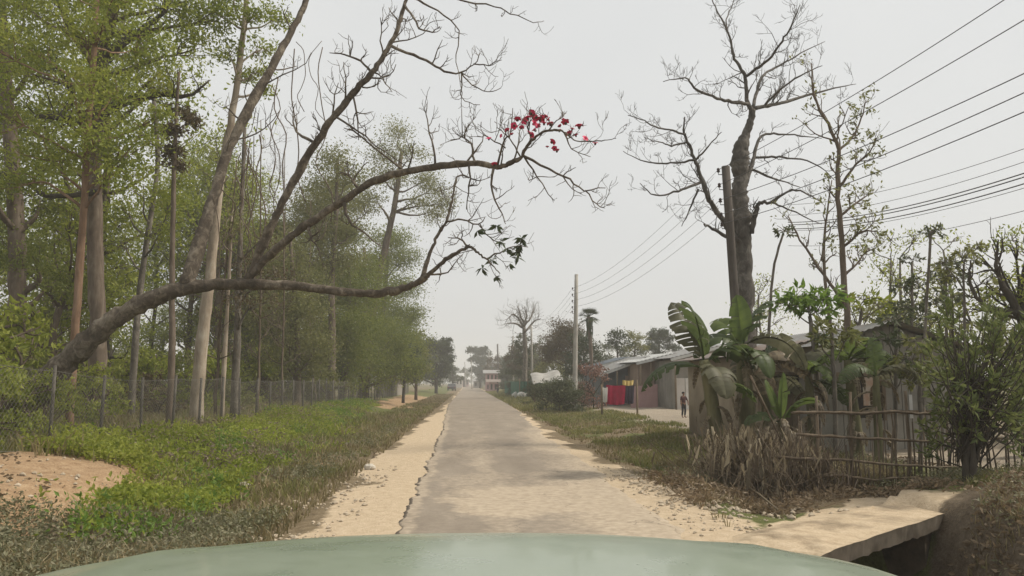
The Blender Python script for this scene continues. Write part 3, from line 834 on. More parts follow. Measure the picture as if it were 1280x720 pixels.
level_limb()
pxtree('pale_trunk_tree', 'tree with a thick pale buff trunk standing behind the fence under the leaning tree', 24, [(246, 500), (250, 450), (256, 400), (262, 350), (268, 290), (278, 210), (291, 140), (302, 60), (310, -30)], 22, 7,
       [(310, 20, 30), (280, 60, 24), (330, 60, 24), (350, 20, 26), (300, 100, 20), (330, 110, 18), (290, -20, 36), (345, -30, 34), (260, 10, 26), (322, 85, 20)], M['bark_pale'], M['leaf_light'], .17, 23, per=300)
pxtree('pale_thin_tree', 'thin pale stem rising behind the fence to the right of the thick pale trunk', 25, [(278, 495), (281, 440), (284, 390), (287, 330), (290, 270)], 8, 4,
       [(292, 262, 20), (282, 290, 16), (305, 280, 16)], M['bark_pale'], M['leaf_olive'], .16, 24, per=160)
pxtree('vine_wrapped_tree', 'dark tree trunk wrapped in dry vines behind the middle of the leaning trunk', 26, [(294, 495), (296, 430), (298, 370), (300, 310), (303, 230), (306, 160)], 13, 5,
       [(310, 330, 26), (295, 380, 22), (325, 300, 24), (318, 380, 24), (340, 350, 26)], M['bark_grey'], M['leaf_rust'], .15, 25, per=130)
pxtree('clumped_stem_tree', 'thin stemmed tree with a dark clump of dead leaves high on its stem', 22, [(214, 495), (215, 430), (215, 360), (216, 280), (218, 200), (221, 130), (224, 90)], 11, 4,
       [(214, 165, 14), (212, 185, 13), (222, 140, 12), (216, 205, 11), (240, 150, 12)], M['bark_brown'], M['leaf_rust'], .17, 26, per=1200, tight=.4)
pxtree('forked_grey_tree', 'grey slim tree with a gently curved stem between the dark tree and the leaning limb', 27, [(165, 495), (170, 420), (178, 340), (190, 260), (197, 200), (192, 120)], 11, 6,
       [(180, 230, 30), (215, 250, 28), (160, 260, 30), (230, 220, 24), (200, 290, 26), (150, 300, 28), (185, 170, 22)], M['bark_grey'], M['leaf_light'], .17, 27, per=240)
pxtree('mossy_edge_tree', 'thick mossy trunk at the left edge with a dense dark crown', 25, [(18, 500), (20, 430), (22, 350), (20, 270), (14, 180), (5, 80), (0, 0)], 30, 16,
       [(10, 300, 40), (-20, 220, 45), (40, 320, 36), (20, 150, 40), (-10, 80, 50), (40, 60, 44), (50, 250, 34), (70, 350, 34), (30, 0, 50)], M['bark_brown'], M['leaf_mid'], .17, 28, per=300)
# middle left
pxtree('tall_cypress_green_tree', 'tall narrow tree with feathery grey green crown behind the long arching branch', 46, [(414, 492), (415, 420), (415, 340), (420, 270), (422, 200)], 14, 5,
       [(415, 200, 22), (405, 225, 24), (430, 225, 22), (398, 255, 26), (428, 255, 24), (412, 285, 26), (390, 290, 24), (440, 290, 20), (400, 320, 26), (375, 330, 24), (430, 320, 22)], M['bark_brown'], M['leaf_olive'], .2, 31, per=105)
pxtree('leaning_olive_tree', 'tall open olive crowned tree whose trunk leans right above the fence', 60, [(452, 490), (458, 440), (466, 390), (474, 340), (486, 290), (496, 240), (502, 190)], 18, 6,
       [(500, 165, 18), (488, 190, 22), (515, 195, 18), (545, 235, 18), (540, 265, 18), (475, 215, 18), (530, 225, 18), (552, 255, 14), (520, 250, 16), (497, 225, 16), (470, 250, 18)], M['bark_brown'], M['leaf_olive'], .22, 32, per=60)
pxtree('bright_leaved_tree', 'tree with a bright green lower crown beside the low forked end of the leaning tree', 72, [(475, 492), (476, 450), (478, 400), (482, 350), (485, 300)], 13, 5,
       [(490, 300, 20), (505, 325, 18), (475, 330, 22), (500, 355, 20), (485, 385, 24), (510, 395, 18), (470, 410, 24), (498, 420, 22), (455, 350, 20), (450, 390, 24), (515, 430, 18), (480, 450, 24), (440, 430, 26), (505, 455, 18)], M['bark_grey'], M['leaf_mid'], .24, 33, per=110)
pxtree('hazy_grove_tree', 'grey green bushy tree between the feathery tree and the vine wrapped trunk', 40, [(372, 495), (372, 450), (370, 400), (366, 340), (362, 290)], 12, 5,
       [(360, 300, 26), (340, 330, 28), (385, 340, 26), (350, 370, 30), (380, 390, 28), (335, 400, 28), (360, 425, 30), (395, 430, 26), (345, 450, 26), (385, 460, 26)], M['bark_brown'], M['leaf_olive'], .2, 34, per=150)
pxtree('twin_stem_tree', 'dark stemmed tree with bushy green crown reaching down to the fence beside the feathery tree', 50, [(428, 494), (432, 440), (436, 380), (436, 330)], 13, 5,
       [(430, 340, 24), (445, 370, 24), (415, 375, 24), (432, 405, 28), (455, 415, 22), (410, 425, 26), (440, 445, 26), (425, 465, 24)], M['bark_brown'], M['leaf_mid'], .19, 35, per=170)
pxtree('small_roadside_tree', 'small dark leaved tree at the far end of the fence beside the verge', 62, [(504, 494), (505, 480), (506, 465), (508, 450)], 5, 3,
       [(508, 445, 12), (500, 455, 11), (515, 458, 11), (495, 465, 9), (508, 462, 12), (520, 468, 9), (512, 435, 10)], M['bark_dark'], M['leaf_dark'], .2, 36, per=130)
pxtree('dome_crowned_tree', 'big dome crowned dark tree on the left where the road narrows into haze', 120, [(545, 486), (546, 470), (546, 450)], 6, 3,
       [(545, 430, 10), (535, 436, 10), (555, 436, 10), (545, 445, 13), (530, 450, 11), (558, 448, 9), (540, 460, 13), (553, 462, 11), (528, 464, 11), (545, 474, 11), (520, 470, 9), (536, 428, 7), (556, 427, 7), (561, 437, 5)], M['bark_dark'], M['leaf_dark'], .34, 37, per=95, sides=6)
pxtree('leafy_verge_tree', 'yellow green tree hanging over the fence end behind the small dark tree', 75, [(520, 488), (520, 460), (518, 430)], 6, 3,
       [(515, 430, 12), (525, 445, 12), (508, 445, 12), (518, 460, 13), (500, 460, 12), (530, 462, 10), (512, 474, 10), (520, 420, 9), (495, 440, 10), (488, 455, 12)], M['bark_brown'], M['leaf_olive'], .3, 38, per=80, sides=6)
pxtree('round_crowned_tree', 'dark round crowned tree alone in the haze right beyond the end of the road', 230, [(600, 482), (600, 470), (600, 455)], 4, 2,
       [(598, 440, 6), (590, 438, 5), (606, 440, 6), (600, 450, 8), (592, 449, 6), (609, 450, 6), (601, 461, 8), (594, 462, 6), (611, 460, 6), (603, 470, 7), (597, 436, 4), (606, 436, 4)], M['bark_dark'], M['leaf_dark'], .6, 39, per=34, sides=6)

for k, (nm_, lab, Y, tx, cl, mt) in enumerate([
    ('hazy_grove_tree', 'broad pale olive tree filling the gap behind the vine wrapped trunk', 48, 330, [(330, 330, 30), (300, 350, 28), (355, 320, 28), (320, 380, 32), (350, 380, 30), (295, 400, 30), (330, 430, 32), (365, 430, 28), (300, 455, 28), (350, 460, 28), (320, 300, 22), (345, 285, 20)], 'leaf_olive'),
    ('hazy_grove_tree', 'broad green tree behind the two dark stems near the middle of the fence', 56, 455, [(450, 330, 24), (430, 300, 22), (470, 360, 24), (440, 380, 26), (465, 410, 26), (425, 415, 24), (490, 420, 22), (450, 450, 26), (480, 465, 24), (420, 460, 22), (510, 460, 20), (500, 440, 18)], 'leaf_mid'),
    ('hazy_grove_tree', 'grey olive tree rising behind the long arching limb', 60, 400, [(400, 250, 22), (385, 275, 24), (415, 280, 22), (395, 310, 26), (375, 340, 26), (415, 345, 24), (390, 380, 28), (410, 420, 28), (380, 440, 28), (425, 235, 16), (440, 260, 18)], 'leaf_olive')]):
    pxtree(nm_, lab, Y, [(tx, 493), (tx, 430), (tx + 2, 370), (tx, 310)], 12, 5, cl, M['bark_brown'], M[mt], .2, 140 + k, per=120)
for k, (nm_, lab, Y, tx, cl, mt) in enumerate([
    ('hazy_bushy_tree', 'hazy dark bushy tree right of the road just before the pinkish building', 118, 634, [(632, 452, 8), (640, 446, 8), (634, 462, 9), (645, 458, 8), (628, 468, 7), (640, 470, 9), (648, 470, 8)], 'leaf_grey'),
    ('hazy_bushy_tree', 'hazy rounded tree right of the road behind the two storey building', 175, 616, [(614, 452, 5), (620, 448, 5), (612, 460, 6), (622, 458, 6), (618, 466, 6), (628, 464, 6), (610, 470, 5)], 'leaf_rust'),
    ('hazy_bushy_tree', 'hazy tree crowding the left road edge past the dome crowned tree', 170, 566, [(564, 455, 5), (569, 462, 5), (562, 466, 6), (571, 470, 5), (566, 474, 6), (575, 474, 4)], 'leaf_grey'),
    ('hazy_bushy_tree', 'faintest tree mass closing the left side of the road end', 290, 580, [(578, 466, 3.5), (582, 470, 3.5), (576, 473, 4), (584, 475, 3), (580, 462, 3)], 'leaf_grey'),
    ('hazy_bushy_tree', 'rusty hazy tree between the distant bare tree and the dark far pole', 105, 648, [(646, 436, 8), (640, 444, 8), (652, 446, 8), (646, 456, 9), (638, 458, 7), (654, 462, 8)], 'leaf_rust'),
    ('hazy_bushy_tree', 'broad hazy tree behind the tarpaulin shelter', 76, 692, [(690, 440, 10), (682, 450, 10), (700, 448, 11), (690, 460, 12), (676, 464, 10), (704, 464, 10)], 'leaf_olive'),
    ('hazy_bushy_tree', 'wide hazy tree mass behind the brown leaved tree and concrete pole', 95, 705, [(690, 425, 11), (705, 420, 12), (675, 435, 11), (720, 430, 12), (695, 445, 13), (715, 450, 13), (735, 440, 11), (675, 455, 12), (750, 450, 10), (660, 450, 9)], 'leaf_rust'),
    ('hazy_bushy_tree', 'pale hazy tree above the roof of the small dark shed', 88, 765, [(760, 435, 9), (775, 440, 9), (752, 445, 9), (768, 452, 10), (785, 445, 9), (800, 440, 9)], 'leaf_grey'),
    ('hazy_bushy_tree', 'green hazy tree behind the green sheet fence', 108, 660, [(664, 446, 8), (655, 452, 9), (670, 456, 9), (660, 466, 9), (648, 462, 8), (672, 468, 8)], 'leaf_olive')]):
    pxtree(nm_, lab, Y, [(tx, 486), (tx, 475), (tx, 462)], 4, 2, cl, M['bark_dark'], M[mt], .26 * Y / 90, 170 + k, per=70 * (90 / Y) ** 2, sides=6)
# right side
pxtree('brown_leaved_tree', 'rusty brown leaved round tree behind the concrete pole with insulators', 72, [(708, 485), (708, 465), (707, 440)], 7, 3,
       [(705, 410, 14), (695, 420, 12), (718, 415, 14), (690, 435, 12), (705, 432, 15), (722, 432, 13), (685, 445, 10), (712, 448, 13)], M['bark_dark'], M['leaf_rust'], .22, 41, per=120, sides=6)
pxtree('dark_green_tree', 'dense dark green tree between the fan palm and the concrete pole', 66, [(732, 486), (731, 465), (730, 440)], 6, 3,
       [(728, 425, 12), (738, 435, 10), (725, 445, 12), (735, 455, 12), (745, 445, 8), (728, 465, 12), (718, 460, 11)], M['bark_dark'], M['leaf_dark'], .24, 42, per=100, sides=6)
pxtree('rounded_far_tree', 'rounded dark tree rising above the roofs of the low houses', 90, [(822, 480), (823, 455), (824, 430)], 6, 3,
       [(824, 414, 10), (814, 420, 9), (834, 420, 9), (824, 428, 12), (812, 434, 10), (838, 433, 9), (826, 442, 11), (845, 438, 7)], M['bark_dark'], M['leaf_dark'], .3, 43, per=80, sides=6)
pxtree('grey_haze_tree', 'bushy grey green tree under the distant bare tree', 82, [(655, 486), (655, 470), (654, 440)], 4, 2,
       [(652, 425, 9), (648, 438, 10), (660, 440, 9), (650, 452, 12), (663, 455, 9), (645, 465, 10), (658, 468, 11)], M['bark_dark'], M['leaf_grey'], .28, 44, per=80, sides=6)
pxtree('pale_haze_tree', 'pale thin crowned tree between the distant bare tree and the brown tree', 88, [(676, 486), (676, 465), (675, 440)], 4, 2,
       [(672, 430, 9), (682, 440, 9), (670, 448, 9), (686, 455, 9), (676, 462, 10), (690, 440, 7)], M['bark_grey'], M['leaf_grey'], .28, 45, per=28, sides=6)
pxtree('drooping_far_tree', 'ragged drooping tree left of the rounded tree above the house roofs', 68, [(772, 480), (772, 450), (771, 430)], 4, 2,
       [(768, 418, 8), (776, 420, 7), (764, 428, 7), (775, 432, 7), (784, 428, 6)], M['bark_dark'], M['leaf_dark'], .26, 46, per=70, sides=6)
pxtree('yellowish_far_tree', 'yellow green ragged tree beside the drooping one above the house roofs', 70, [(792, 480), (793, 450), (794, 430)], 4, 2,
       [(790, 418, 7), (800, 422, 7), (795, 432, 8), (806, 434, 6), (785, 434, 6)], M['bark_dark'], M['leaf_olive'], .26, 47, per=70, sides=6)


def thin_tree():
    rng = np.random.default_rng(51); Y = 17.5
    b = at(1062, 540, Y); b[2] = gh(b[0], b[1]) - .1
    root = thing('slender_tree', 'slender dark stemmed tree with sparse leaf tufts right of the bare grey tree', 'tree', b)
    mb = MB(); tips = []
    p, r = limb(mb, [b] + pxl([(1061, 460), (1058, 390), (1052, 300), (1047, 233), (1048, 187), (1035, 154), (1018, 121), (1014, 79)], Y), wpx([10, 9, 8, 7, 6, 5, 4, 3, 1.5], Y), 7, 4, .01, rng)
    twigs_on(mb, p, r, 18, .7, rng, .35, .2, 1, tips, .5)
    for pts, ws in [([(1047, 190), (1068, 167, .3), (1079, 142, .4), (1082, 125, .4)], [4, 3, 2, 1]), ([(1048, 235), (1070, 205, -.3), (1088, 190, -.5), (1096, 172, -.6)], [4, 3, 2, 1]),
                    ([(1050, 270), (1075, 250, .3), (1092, 240, .5)], [4, 2.5, 1]), ([(1052, 310), (1078, 290, -.3), (1098, 290, -.4)], [4, 3, 1]),
                    ([(1056, 380), (1030, 345, .3), (1000, 300, .6), (985, 270, .8)], [5, 4, 3, 1.5]), ([(1040, 420), (1030, 330, .2), (1032, 280, .3), (1040, 225, .3)], [5, 4, 3, 1.5]),
                    ([(1055, 345), (1075, 325, .3), (1085, 310, .4)], [4, 2.5, 1])]:
        q, s = limb(mb, pxl(pts, Y), wpx(ws, Y), 5, 4, .01, rng); twigs_on(mb, q, s, 9, .45, rng, .2, .2, 1, tips, .6)
    mb.build('trunk', M['bark_brown'], root)
    cr = MB()
    for (x, y, n) in [(1079, 128, 3), (1090, 145, 3), (1095, 178, 4), (1060, 147, 3), (1066, 195, 4), (1086, 202, 4), (1070, 160, 3), (1060, 218, 3), (1096, 212, 3), (1090, 262, 5), (1062, 258, 4), (1075, 285, 5), (1098, 290, 4), (1045, 300, 3), (1085, 240, 3), (1080, 312, 4), (1040, 225, 2), (1025, 260, 2), (1055, 180, 2)]:
        c = at(x, y, Y + rng.normal() * .4)
        for k in range(n): leaf_quads(cr, c + rng.normal(size=(9, 3)) * .035 + rng.normal(size=3) * .12, .10, .35, .42, rng)
    for t in tips[::2]: leaf_quads(cr, t + rng.normal(size=(4, 3)) * .05, .1, .2, .42, rng)
    cr.build('crown', M['leaf_olive'], root, smooth=False)


thin_tree()


def tuft_plant(name, label, Y, path, w, tufts, leafm, seed, size=.3, group=None, nl=14):
    """bare stems, each with a tuft of hand-like leaves on top (papaya, castor)"""
    rng = np.random.default_rng(seed)
    pts = pxl(path, Y); b = pts[0].copy(); b[2] = gh(b[0], b[1]) - .05; pts[0] = b
    root = thing(name, label, 'plant', b, group)
    mb = MB(); p, r = limb(mb, pts, np.linspace(w, w * .55, len(pts)) * .5 * Y / F, 7, 4, .006, rng)
    cr = MB()
    for (x, y, s) in tufts:
        c = at(x, y, Y + rng.normal() * .1)
        i = int(np.argmin(np.linalg.norm(p - (c - np.array((0, 0, .4))), axis=1)))
        if np.linalg.norm(p[-1] - c) > .08: limb(mb, [p[i], (p[i] + c) / 2 + rng.normal(size=3) * .05, c], [.016, .013, .01], 4, 3)
        for k in range(nl):
            a = rng.random() * 6.28; el = rng.uniform(-.35, .8)
            d = np.array((math.cos(a) * math.cos(el), math.sin(a) * math.cos(el), math.sin(el)))
            e = c + d * size * s * (.7 + .5 * rng.random())
            mb.tube([c, (c + e) / 2 + np.array((0, 0, .03)), e], [.006, .005, .004], 3, cap=False)
            for j in range(6):
                dd = d + rng.normal(size=3) * .75; dd[2] -= .3
                leaf_quads(cr, e[None], size * s * .6, .25, .36, rng, dirs=dd[None])
    mb.build('stem', M['bark_grey'], root)
    cr.build('crown', leafm, root, smooth=False)
    return root


tuft_plant('papaya_plant', 'pale green papaya plant with umbrella crown in front of the mud house', 16, [(1022, 560), (1022, 500), (1018, 440), (1012, 395)], 9, [(1010, 378, 1.2), (995, 372, 1), (1030, 374, 1.1), (1020, 390, 1), (985, 382, .8)], M['leaf_bright'], 61, .3, nl=16)
tuft_plant('papaya_plant', 'smaller papaya plant with two stems right of the slender dark tree', 18, [(1060, 560), (1066, 480), (1072, 420), (1078, 385)], 7, [(1080, 375, 1), (1100, 385, 1), (1062, 382, .9), (1112, 400, .8)], M['leaf_light'], 62, .28, nl=12)
tuft_plant('tall_tuft_plant', 'very tall thin stem ending in a single dark leaf tuft against the sky', 16, [(1152, 570), (1154, 480), (1157, 400), (1163, 300), (1165, 290)], 5, [(1166, 291, .9)], M['leaf_grey'], 63, .2, nl=16)
tuft_plant('leaning_tuft_plant', 'thin dark stem bent right ending in a leaf tuft beside the bare tree trunk', 16, [(955, 560), (957, 480), (962, 400), (968, 330), (979, 292)], 5, [(980, 290, .9)], M['leaf_grey'], 64, .18, nl=14)
tuft_plant('branched_tuft_plant', 'branched pale stem with green tufts standing tall over the leafy shrub', 15, [(1208, 560), (1207, 480), (1206, 400), (1205, 330)], 5, [(1205, 322, .9), (1188, 345, 1), (1220, 312, .8), (1178, 330, .7)], M['leaf_olive'], 65, .22)
tuft_plant('narrow_tuft_plant', 'narrow pale plant with stacked tufts left of the tallest tuft', 17, [(1138, 570), (1138, 480), (1140, 400), (1140, 330)], 6, [(1140, 325, .7), (1130, 360, .9), (1148, 355, .8), (1136, 385, 1), (1150, 395, 1), (1125, 400, .9), (1138, 415, 1)], M['leaf_grey'], 66, .25)
tuft_plant('pale_tuft_plant', 'pale umbrella tuft plant behind the leafy shrub and right of the tallest tuft', 19, [(1184, 560), (1184, 460), (1183, 380), (1182, 345)], 5, [(1182, 338, 1), (1170, 350, .8), (1195, 352, .8), (1188, 372, 1), (1168, 380, .9)], M['leaf_grey'], 67, .28)


def right_edge_tree():
    rng = np.random.default_rng(71); Y = 15.0
    root = pxtree('crooked_tree', 'tree with crooked dark limbs and pale green leaf sprays at the right edge', Y, [(1290, 600), (1288, 500), (1284, 430), (1275, 390)], 22, 14,
                  [(1240, 305, 20), (1270, 300, 22), (1225, 318, 14), (1285, 330, 24), (1255, 340, 18), (1290, 290, 24), (1240, 370, 22), (1275, 370, 26), (1215, 385, 18), (1300, 360, 30)], M['bark_dark'], M['leaf_light'], .13, 71, per=170)
    mb = MB()
    for pts, ws in [([(1275, 395), (1262, 370), (1250, 350), (1245, 325), (1248, 300)], [13, 10, 7, 5, 2]), ([(1272, 392), (1240, 385), (1222, 372), (1212, 350), (1213, 325)], [8, 6, 5, 4, 2]), ([(1278, 395), (1290, 350), (1300, 310)], [11, 8, 4])]:
        p, r = limb(mb, pxl(pts, Y - .3), wpx(ws, Y), 7, 4, .012, rng); twigs_on(mb, p, r, 8, .6, rng, .2, .2, 1)
    mb.build('crooked_limb', M['bark_dark'], root)


right_edge_tree()


def leafy_shrub():
    rng = np.random.default_rng(72); Y = 10.9
    b = at(1210, 632, Y); b[2] = gh(b[0], b[1]) - .05
    root = thing('leafy_shrub', 'large many stemmed shrub with upright branches and glossy leaf tips beside the side track', 'shrub', b)
    st = MB(); cr = MB()
    for k in range(6):
        x = 1210 + rng.uniform(-9, 9)
        limb(st, [b + rng.normal(size=3) * .05, at(x, 575, Y + rng.normal() * .1), at(x + rng.normal() * 8, 520, Y + rng.normal() * .2)], [.055, .045, .035], 6, 4, .006, rng)
    for k in range(200):
        x0 = 1212 + rng.normal() * 12; y0 = rng.uniform(470, 590)
        x1 = rng.uniform(1146, 1300); y1 = 385 + 150 * rng.random() ** 1.1 + 30 * math.sin(x1 * .11) + 10 * abs((x1 - 1225) / 75) ** 2
        dy = rng.normal() * .42
        p0 = at(x0, y0, Y + dy * .2); p1 = at(x0 * .45 + x1 * .55, y0 * .5 + y1 * .5, Y + dy * .7); p2 = at(x1, y1, Y + dy)
        limb(st, [p0, p1, p2], [.012, .008, .005], 4, 4, .006, rng)
        ax = (p2 - p1) / np.linalg.norm(p2 - p1)
        n = 15
        q = p2 - ax * (rng.random((n, 1)) ** 1.3) * .34
        o = rng.normal(size=(n, 3)); o -= ax * (o @ ax)[:, None]; o /= np.linalg.norm(o, axis=1, keepdims=True)
        leaf_quads(cr, q, .115, -.15, .36, rng, dirs=ax * .7 + o * .8)
    st.build('stem', M['bark_dark'], root)
    cr.build('foliage', M['leaf_shrub'], root, smooth=False)


leafy_shrub()


# ------------------------------------------------------------------ banana plants
def banana_leaf(mb, base, dirv, L, W, droop, rng, fold=.25, torn=.35, seg=14, twist=0.0):
    p = [np.asarray(base, float)]; d = np.asarray(dirv, float) / np.linalg.norm(dirv)
    for k in range(seg):
        d = d + np.array((0, 0, -droop / seg * (1 + k / seg * 1.5))); d /= np.linalg.norm(d); p.append(p[-1] + d * L / seg)
    p = np.array(p); t = np.gradient(p, axis=0); t /= np.linalg.norm(t, axis=1, keepdims=True)
    W *= 1.45
    s = np.cross(t, (0, 0, 1.0)); s /= np.linalg.norm(s, axis=1, keepdims=True) + 1e-6
    if twist:
        u = np.cross(s, t); s = s * math.cos(twist) + u * math.sin(twist)
    up = np.cross(s, t)
    f = np.linspace(0, 1, seg + 1)
    w = W * np.clip(np.sin(np.clip((f - .08) / .92, 0, 1) ** .75 * math.pi) ** .55, 0.02, 1)
    w[0] = .03
    mb.tube(p, np.linspace(.022, .005, seg + 1), 5)
    for sgn in (-1, 1):
        for k in range(seg):
            if k < 1: continue
            gap = rng.random() < torn * 1.5 + .08
            sag = 0 if not gap else rng.uniform(.1, .5)
            a0, a1 = (0.0, 1.0) if not gap else (0.04, .9)
            pa = p[k] + (p[k + 1] - p[k]) * a0; pb = p[k] + (p[k + 1] - p[k]) * a1
            row = []
            for j in range(5):
                u_ = j / 4
                lift = fold * math.sin(u_ * 1.9) - u_ * u_ * (.35 + sag)
                for q, ww, kk in ((pa, w[k] * (1 - a0) + w[k + 1] * a0, k), (pb, w[k] * (1 - a1) + w[k + 1] * a1, k + 1)):
                    row.append(q + (s[kk] * sgn * u_ + up[kk] * lift) * ww * .5 + t[kk] * u_ * u_ * ww * .12 + up[kk] * .006)
            fs = [(2 * j, 2 * j + 1, 2 * j + 3, 2 * j + 2) for j in range(4)]
            mb.add(np.array(row), np.array(fs))


def banana(label, base, stempx, Y, leaves, seed, w=20):
    rng = np.random.default_rng(seed)
    root = thing('banana_plant', label, 'banana plant', base)
    mb = MB()
    pts = [np.asarray(base)] + pxl(stempx, Y)
    p, r = limb(mb, pts, np.linspace(w, w * .55, len(pts)) * .5 * Y / F, 10, 4, .004, rng)
    mb.build('pseudostem', M['banana_stem'], root)
    for (px, py, dx, dy, dz, L, W, dr, mat, torn, tw) in leaves:
        lb = MB(); banana_leaf(lb, at(px, py, Y), (dx, dy, dz), L, W, dr, rng, .25, torn, twist=tw)
        lb.build('leaf', M[mat], root)
    for k in range(9):
        dl = MB()
        i = rng.integers(len(p) // 3, len(p)); a = rng.random() * 6.28
        banana_leaf(dl, p[i], (math.cos(a) * .6, math.sin(a) * .6, .3), rng.uniform(.4, .85), .09, 2.3, rng, .4, .6, 10)
        dl.build('dead_leaf', M['dry_pale'], root)


b1 = at(908, 596, 14.2); b1[2] = gh(b1[0], b1[1]) - .05
banana('banana plant nearest the road with a broad upright leaf and a slanting stem', b1, [(903, 560), (893, 520), (886, 480), (880, 450)], 14.2, [
    (880, 452, -.2, -.35, 1, 1.35, .62, .9, 'banana', .08, .9), (880, 450, -.25, .3, 1, 1.3, .42, .5, 'banana_grey', .3, .6), (882, 455, .6, .1, .9, 1.2, .5, 1.7, 'banana', .2, .3),
    (878, 460, -.8, .2, .35, 1.3, .36, 1.1, 'banana', .2, .2), (884, 470, .1, -.7, .8, 1.1, .45, 2.2, 'banana_grey', .2, .2), (890, 490, .7, -.2, .5, .9, .3, 1.2, 'banana_pale', .2, .3)], 81, 24)
b2 = at(938, 600, 14.6); b2[2] = gh(b2[0], b2[1]) - .05
banana('second banana plant with torn leaves at the foot of the bare tree', b2, [(936, 550), (932, 500), (929, 460), (928, 430)], 14.6, [
    (928, 432, .0, .2, 1, 1.0, .34, .2, 'banana_pale', .1, .9), (929, 430, .35, .2, 1, 1.25, .42, .9, 'banana', .5, .5), (930, 432, .9, -.1, .7, 1.45, .4, 1.6, 'banana_grey', .15, .4),
    (927, 434, -.7, .1, .7, 1.1, .46, 1.5, 'banana', .2, .3), (928, 440, -.15, .5, .9, 1.2, .4, .8, 'banana_pale', .3, .4), (930, 445, .3, -.8, .7, 1.0, .4, 2, 'banana', .2, .2)], 82, 26)
b3 = at(985, 610, 13.4); b3[2] = gh(b3[0], b3[1]) - .05
banana('short young banana shoot with upright pale leaves amid dry brush', b3, [(982, 570), (978, 540), (976, 525)], 13.4, [
    (976, 527, -.25, 0, 1, .75, .2, .4, 'banana_pale', .05, .8), (977, 527, .1, .1, 1, .85, .2, .3, 'banana_pale', .05, .6), (978, 528, .5, 0, .9, .8, .22, 1, 'banana_pale', .1, .5), (976, 530, -.7, .1, .7, .7, .2, 1.2, 'banana', .1, .5)], 83, 14)
b4 = at(1075, 600, 15.5); b4[2] = gh(b4[0], b4[1]) - .05
banana('banana plant with drooping grey green leaves against the grey house wall', b4, [(1070, 540), (1064, 490), (1060, 450)], 15.5, [
    (1060, 452, .8, -.2, .8, 1.3, .4, 1.7, 'banana', .2, .4), (1060, 452, -.8, -.1, .8, 1.2, .4, 1.6, 'banana_grey', .2, .4), (1060, 450, .2, -.5, 1, 1.0, .36, 1.4, 'banana_pale', .2, .5), (1062, 455, -.3, .4, 1, 1.0, .36, .8, 'banana', .3, .5), (1060, 455, .9, .3, .4, 1.3, .36, 1.2, 'banana_grey', .2, .4)], 84, 18)
b5 = at(1020, 600, 15); b5[2] = gh(b5[0], b5[1]) - .05
banana('banana plant with yellowing leaves below the papaya crown', b5, [(1017, 545), (1013, 500), (1010, 470)], 15, [
    (1010, 472, .5, 0, 1, 1.0, .34, 1.2, 'banana_pale', .2, .5), (1010, 472, -.5, 0, 1, 1.0, .34, 1.2, 'dry_pale', .3, .5), (1010, 470, .1, -.6, .9, .9, .34, 1.8, 'banana_pale', .2, .4), (1012, 480, .9, .1, .3, 1.0, .3, 1.2, 'banana', .2, .4)], 85, 15)


b7 = at(962, 600, 15.2); b7[2] = gh(b7[0], b7[1]) - .05
banana('banana plant with browning torn leaves between the second plant and the young shoot', b7, [(960, 550), (957, 500), (955, 465)], 15.2, [
    (955, 467, .6, -.2, .9, 1.2, .34, 1.9, 'dry_pale', .5, .4), (955, 467, -.5, -.3, .9, 1.1, .36, 1.9, 'banana_grey', .5, .4), (955, 465, .3, .3, 1, 1.1, .34, 1, 'banana', .4, .6), (957, 475, .9, .1, .5, 1.1, .3, 1.6, 'banana_grey', .5, .4), (955, 470, -.2, -.7, .7, 1.0, .3, 2.2, 'dry_pale', .5, .4)], 87, 17)
# screening plants in front of the grey house
tuft_plant('papaya_plant', 'leggy papaya plant before the grey house wall left of its window', 14.5, [(1046, 600), (1044, 520), (1042, 460), (1040, 425)], 7, [(1040, 415, 1), (1028, 425, .8), (1055, 428, .9)], M['leaf_olive'], 68, .3, nl=12)
tuft_plant('castor_plant', 'tall castor plant before the grey house wall right of its window', 14, [(1118, 600), (1120, 520), (1119, 460), (1121, 410)], 6, [(1121, 400, .9), (1108, 425, .9), (1135, 430, .9), (1115, 455, .8), (1130, 465, .8)], M['leaf_grey'], 69, .26, nl=11)
tuft_plant('castor_plant', 'lower castor plant close to the leafy shrub', 13.5, [(1150, 600), (1152, 530), (1150, 480), (1152, 440)], 6, [(1152, 430, .9), (1140, 450, .9), (1164, 455, .9), (1148, 480, .8)], M['leaf_olive'], 70, .26, nl=11)
b6 = at(1100, 600, 13.6); b6[2] = gh(b6[0], b6[1]) - .05
banana('slim banana plant with ragged leaves right in front of the grey house window', b6, [(1098, 550), (1096, 500), (1095, 470)], 13.6, [
    (1095, 472, .7, -.2, .9, .95, .27, 1.7, 'banana_grey', .6, .4), (1095, 472, -.7, -.2, .9, .95, .27, 1.6, 'banana', .6, .4), (1095, 470, .15, .4, 1, .9, .25, .6, 'banana_pale', .4, .6)], 86, 13)


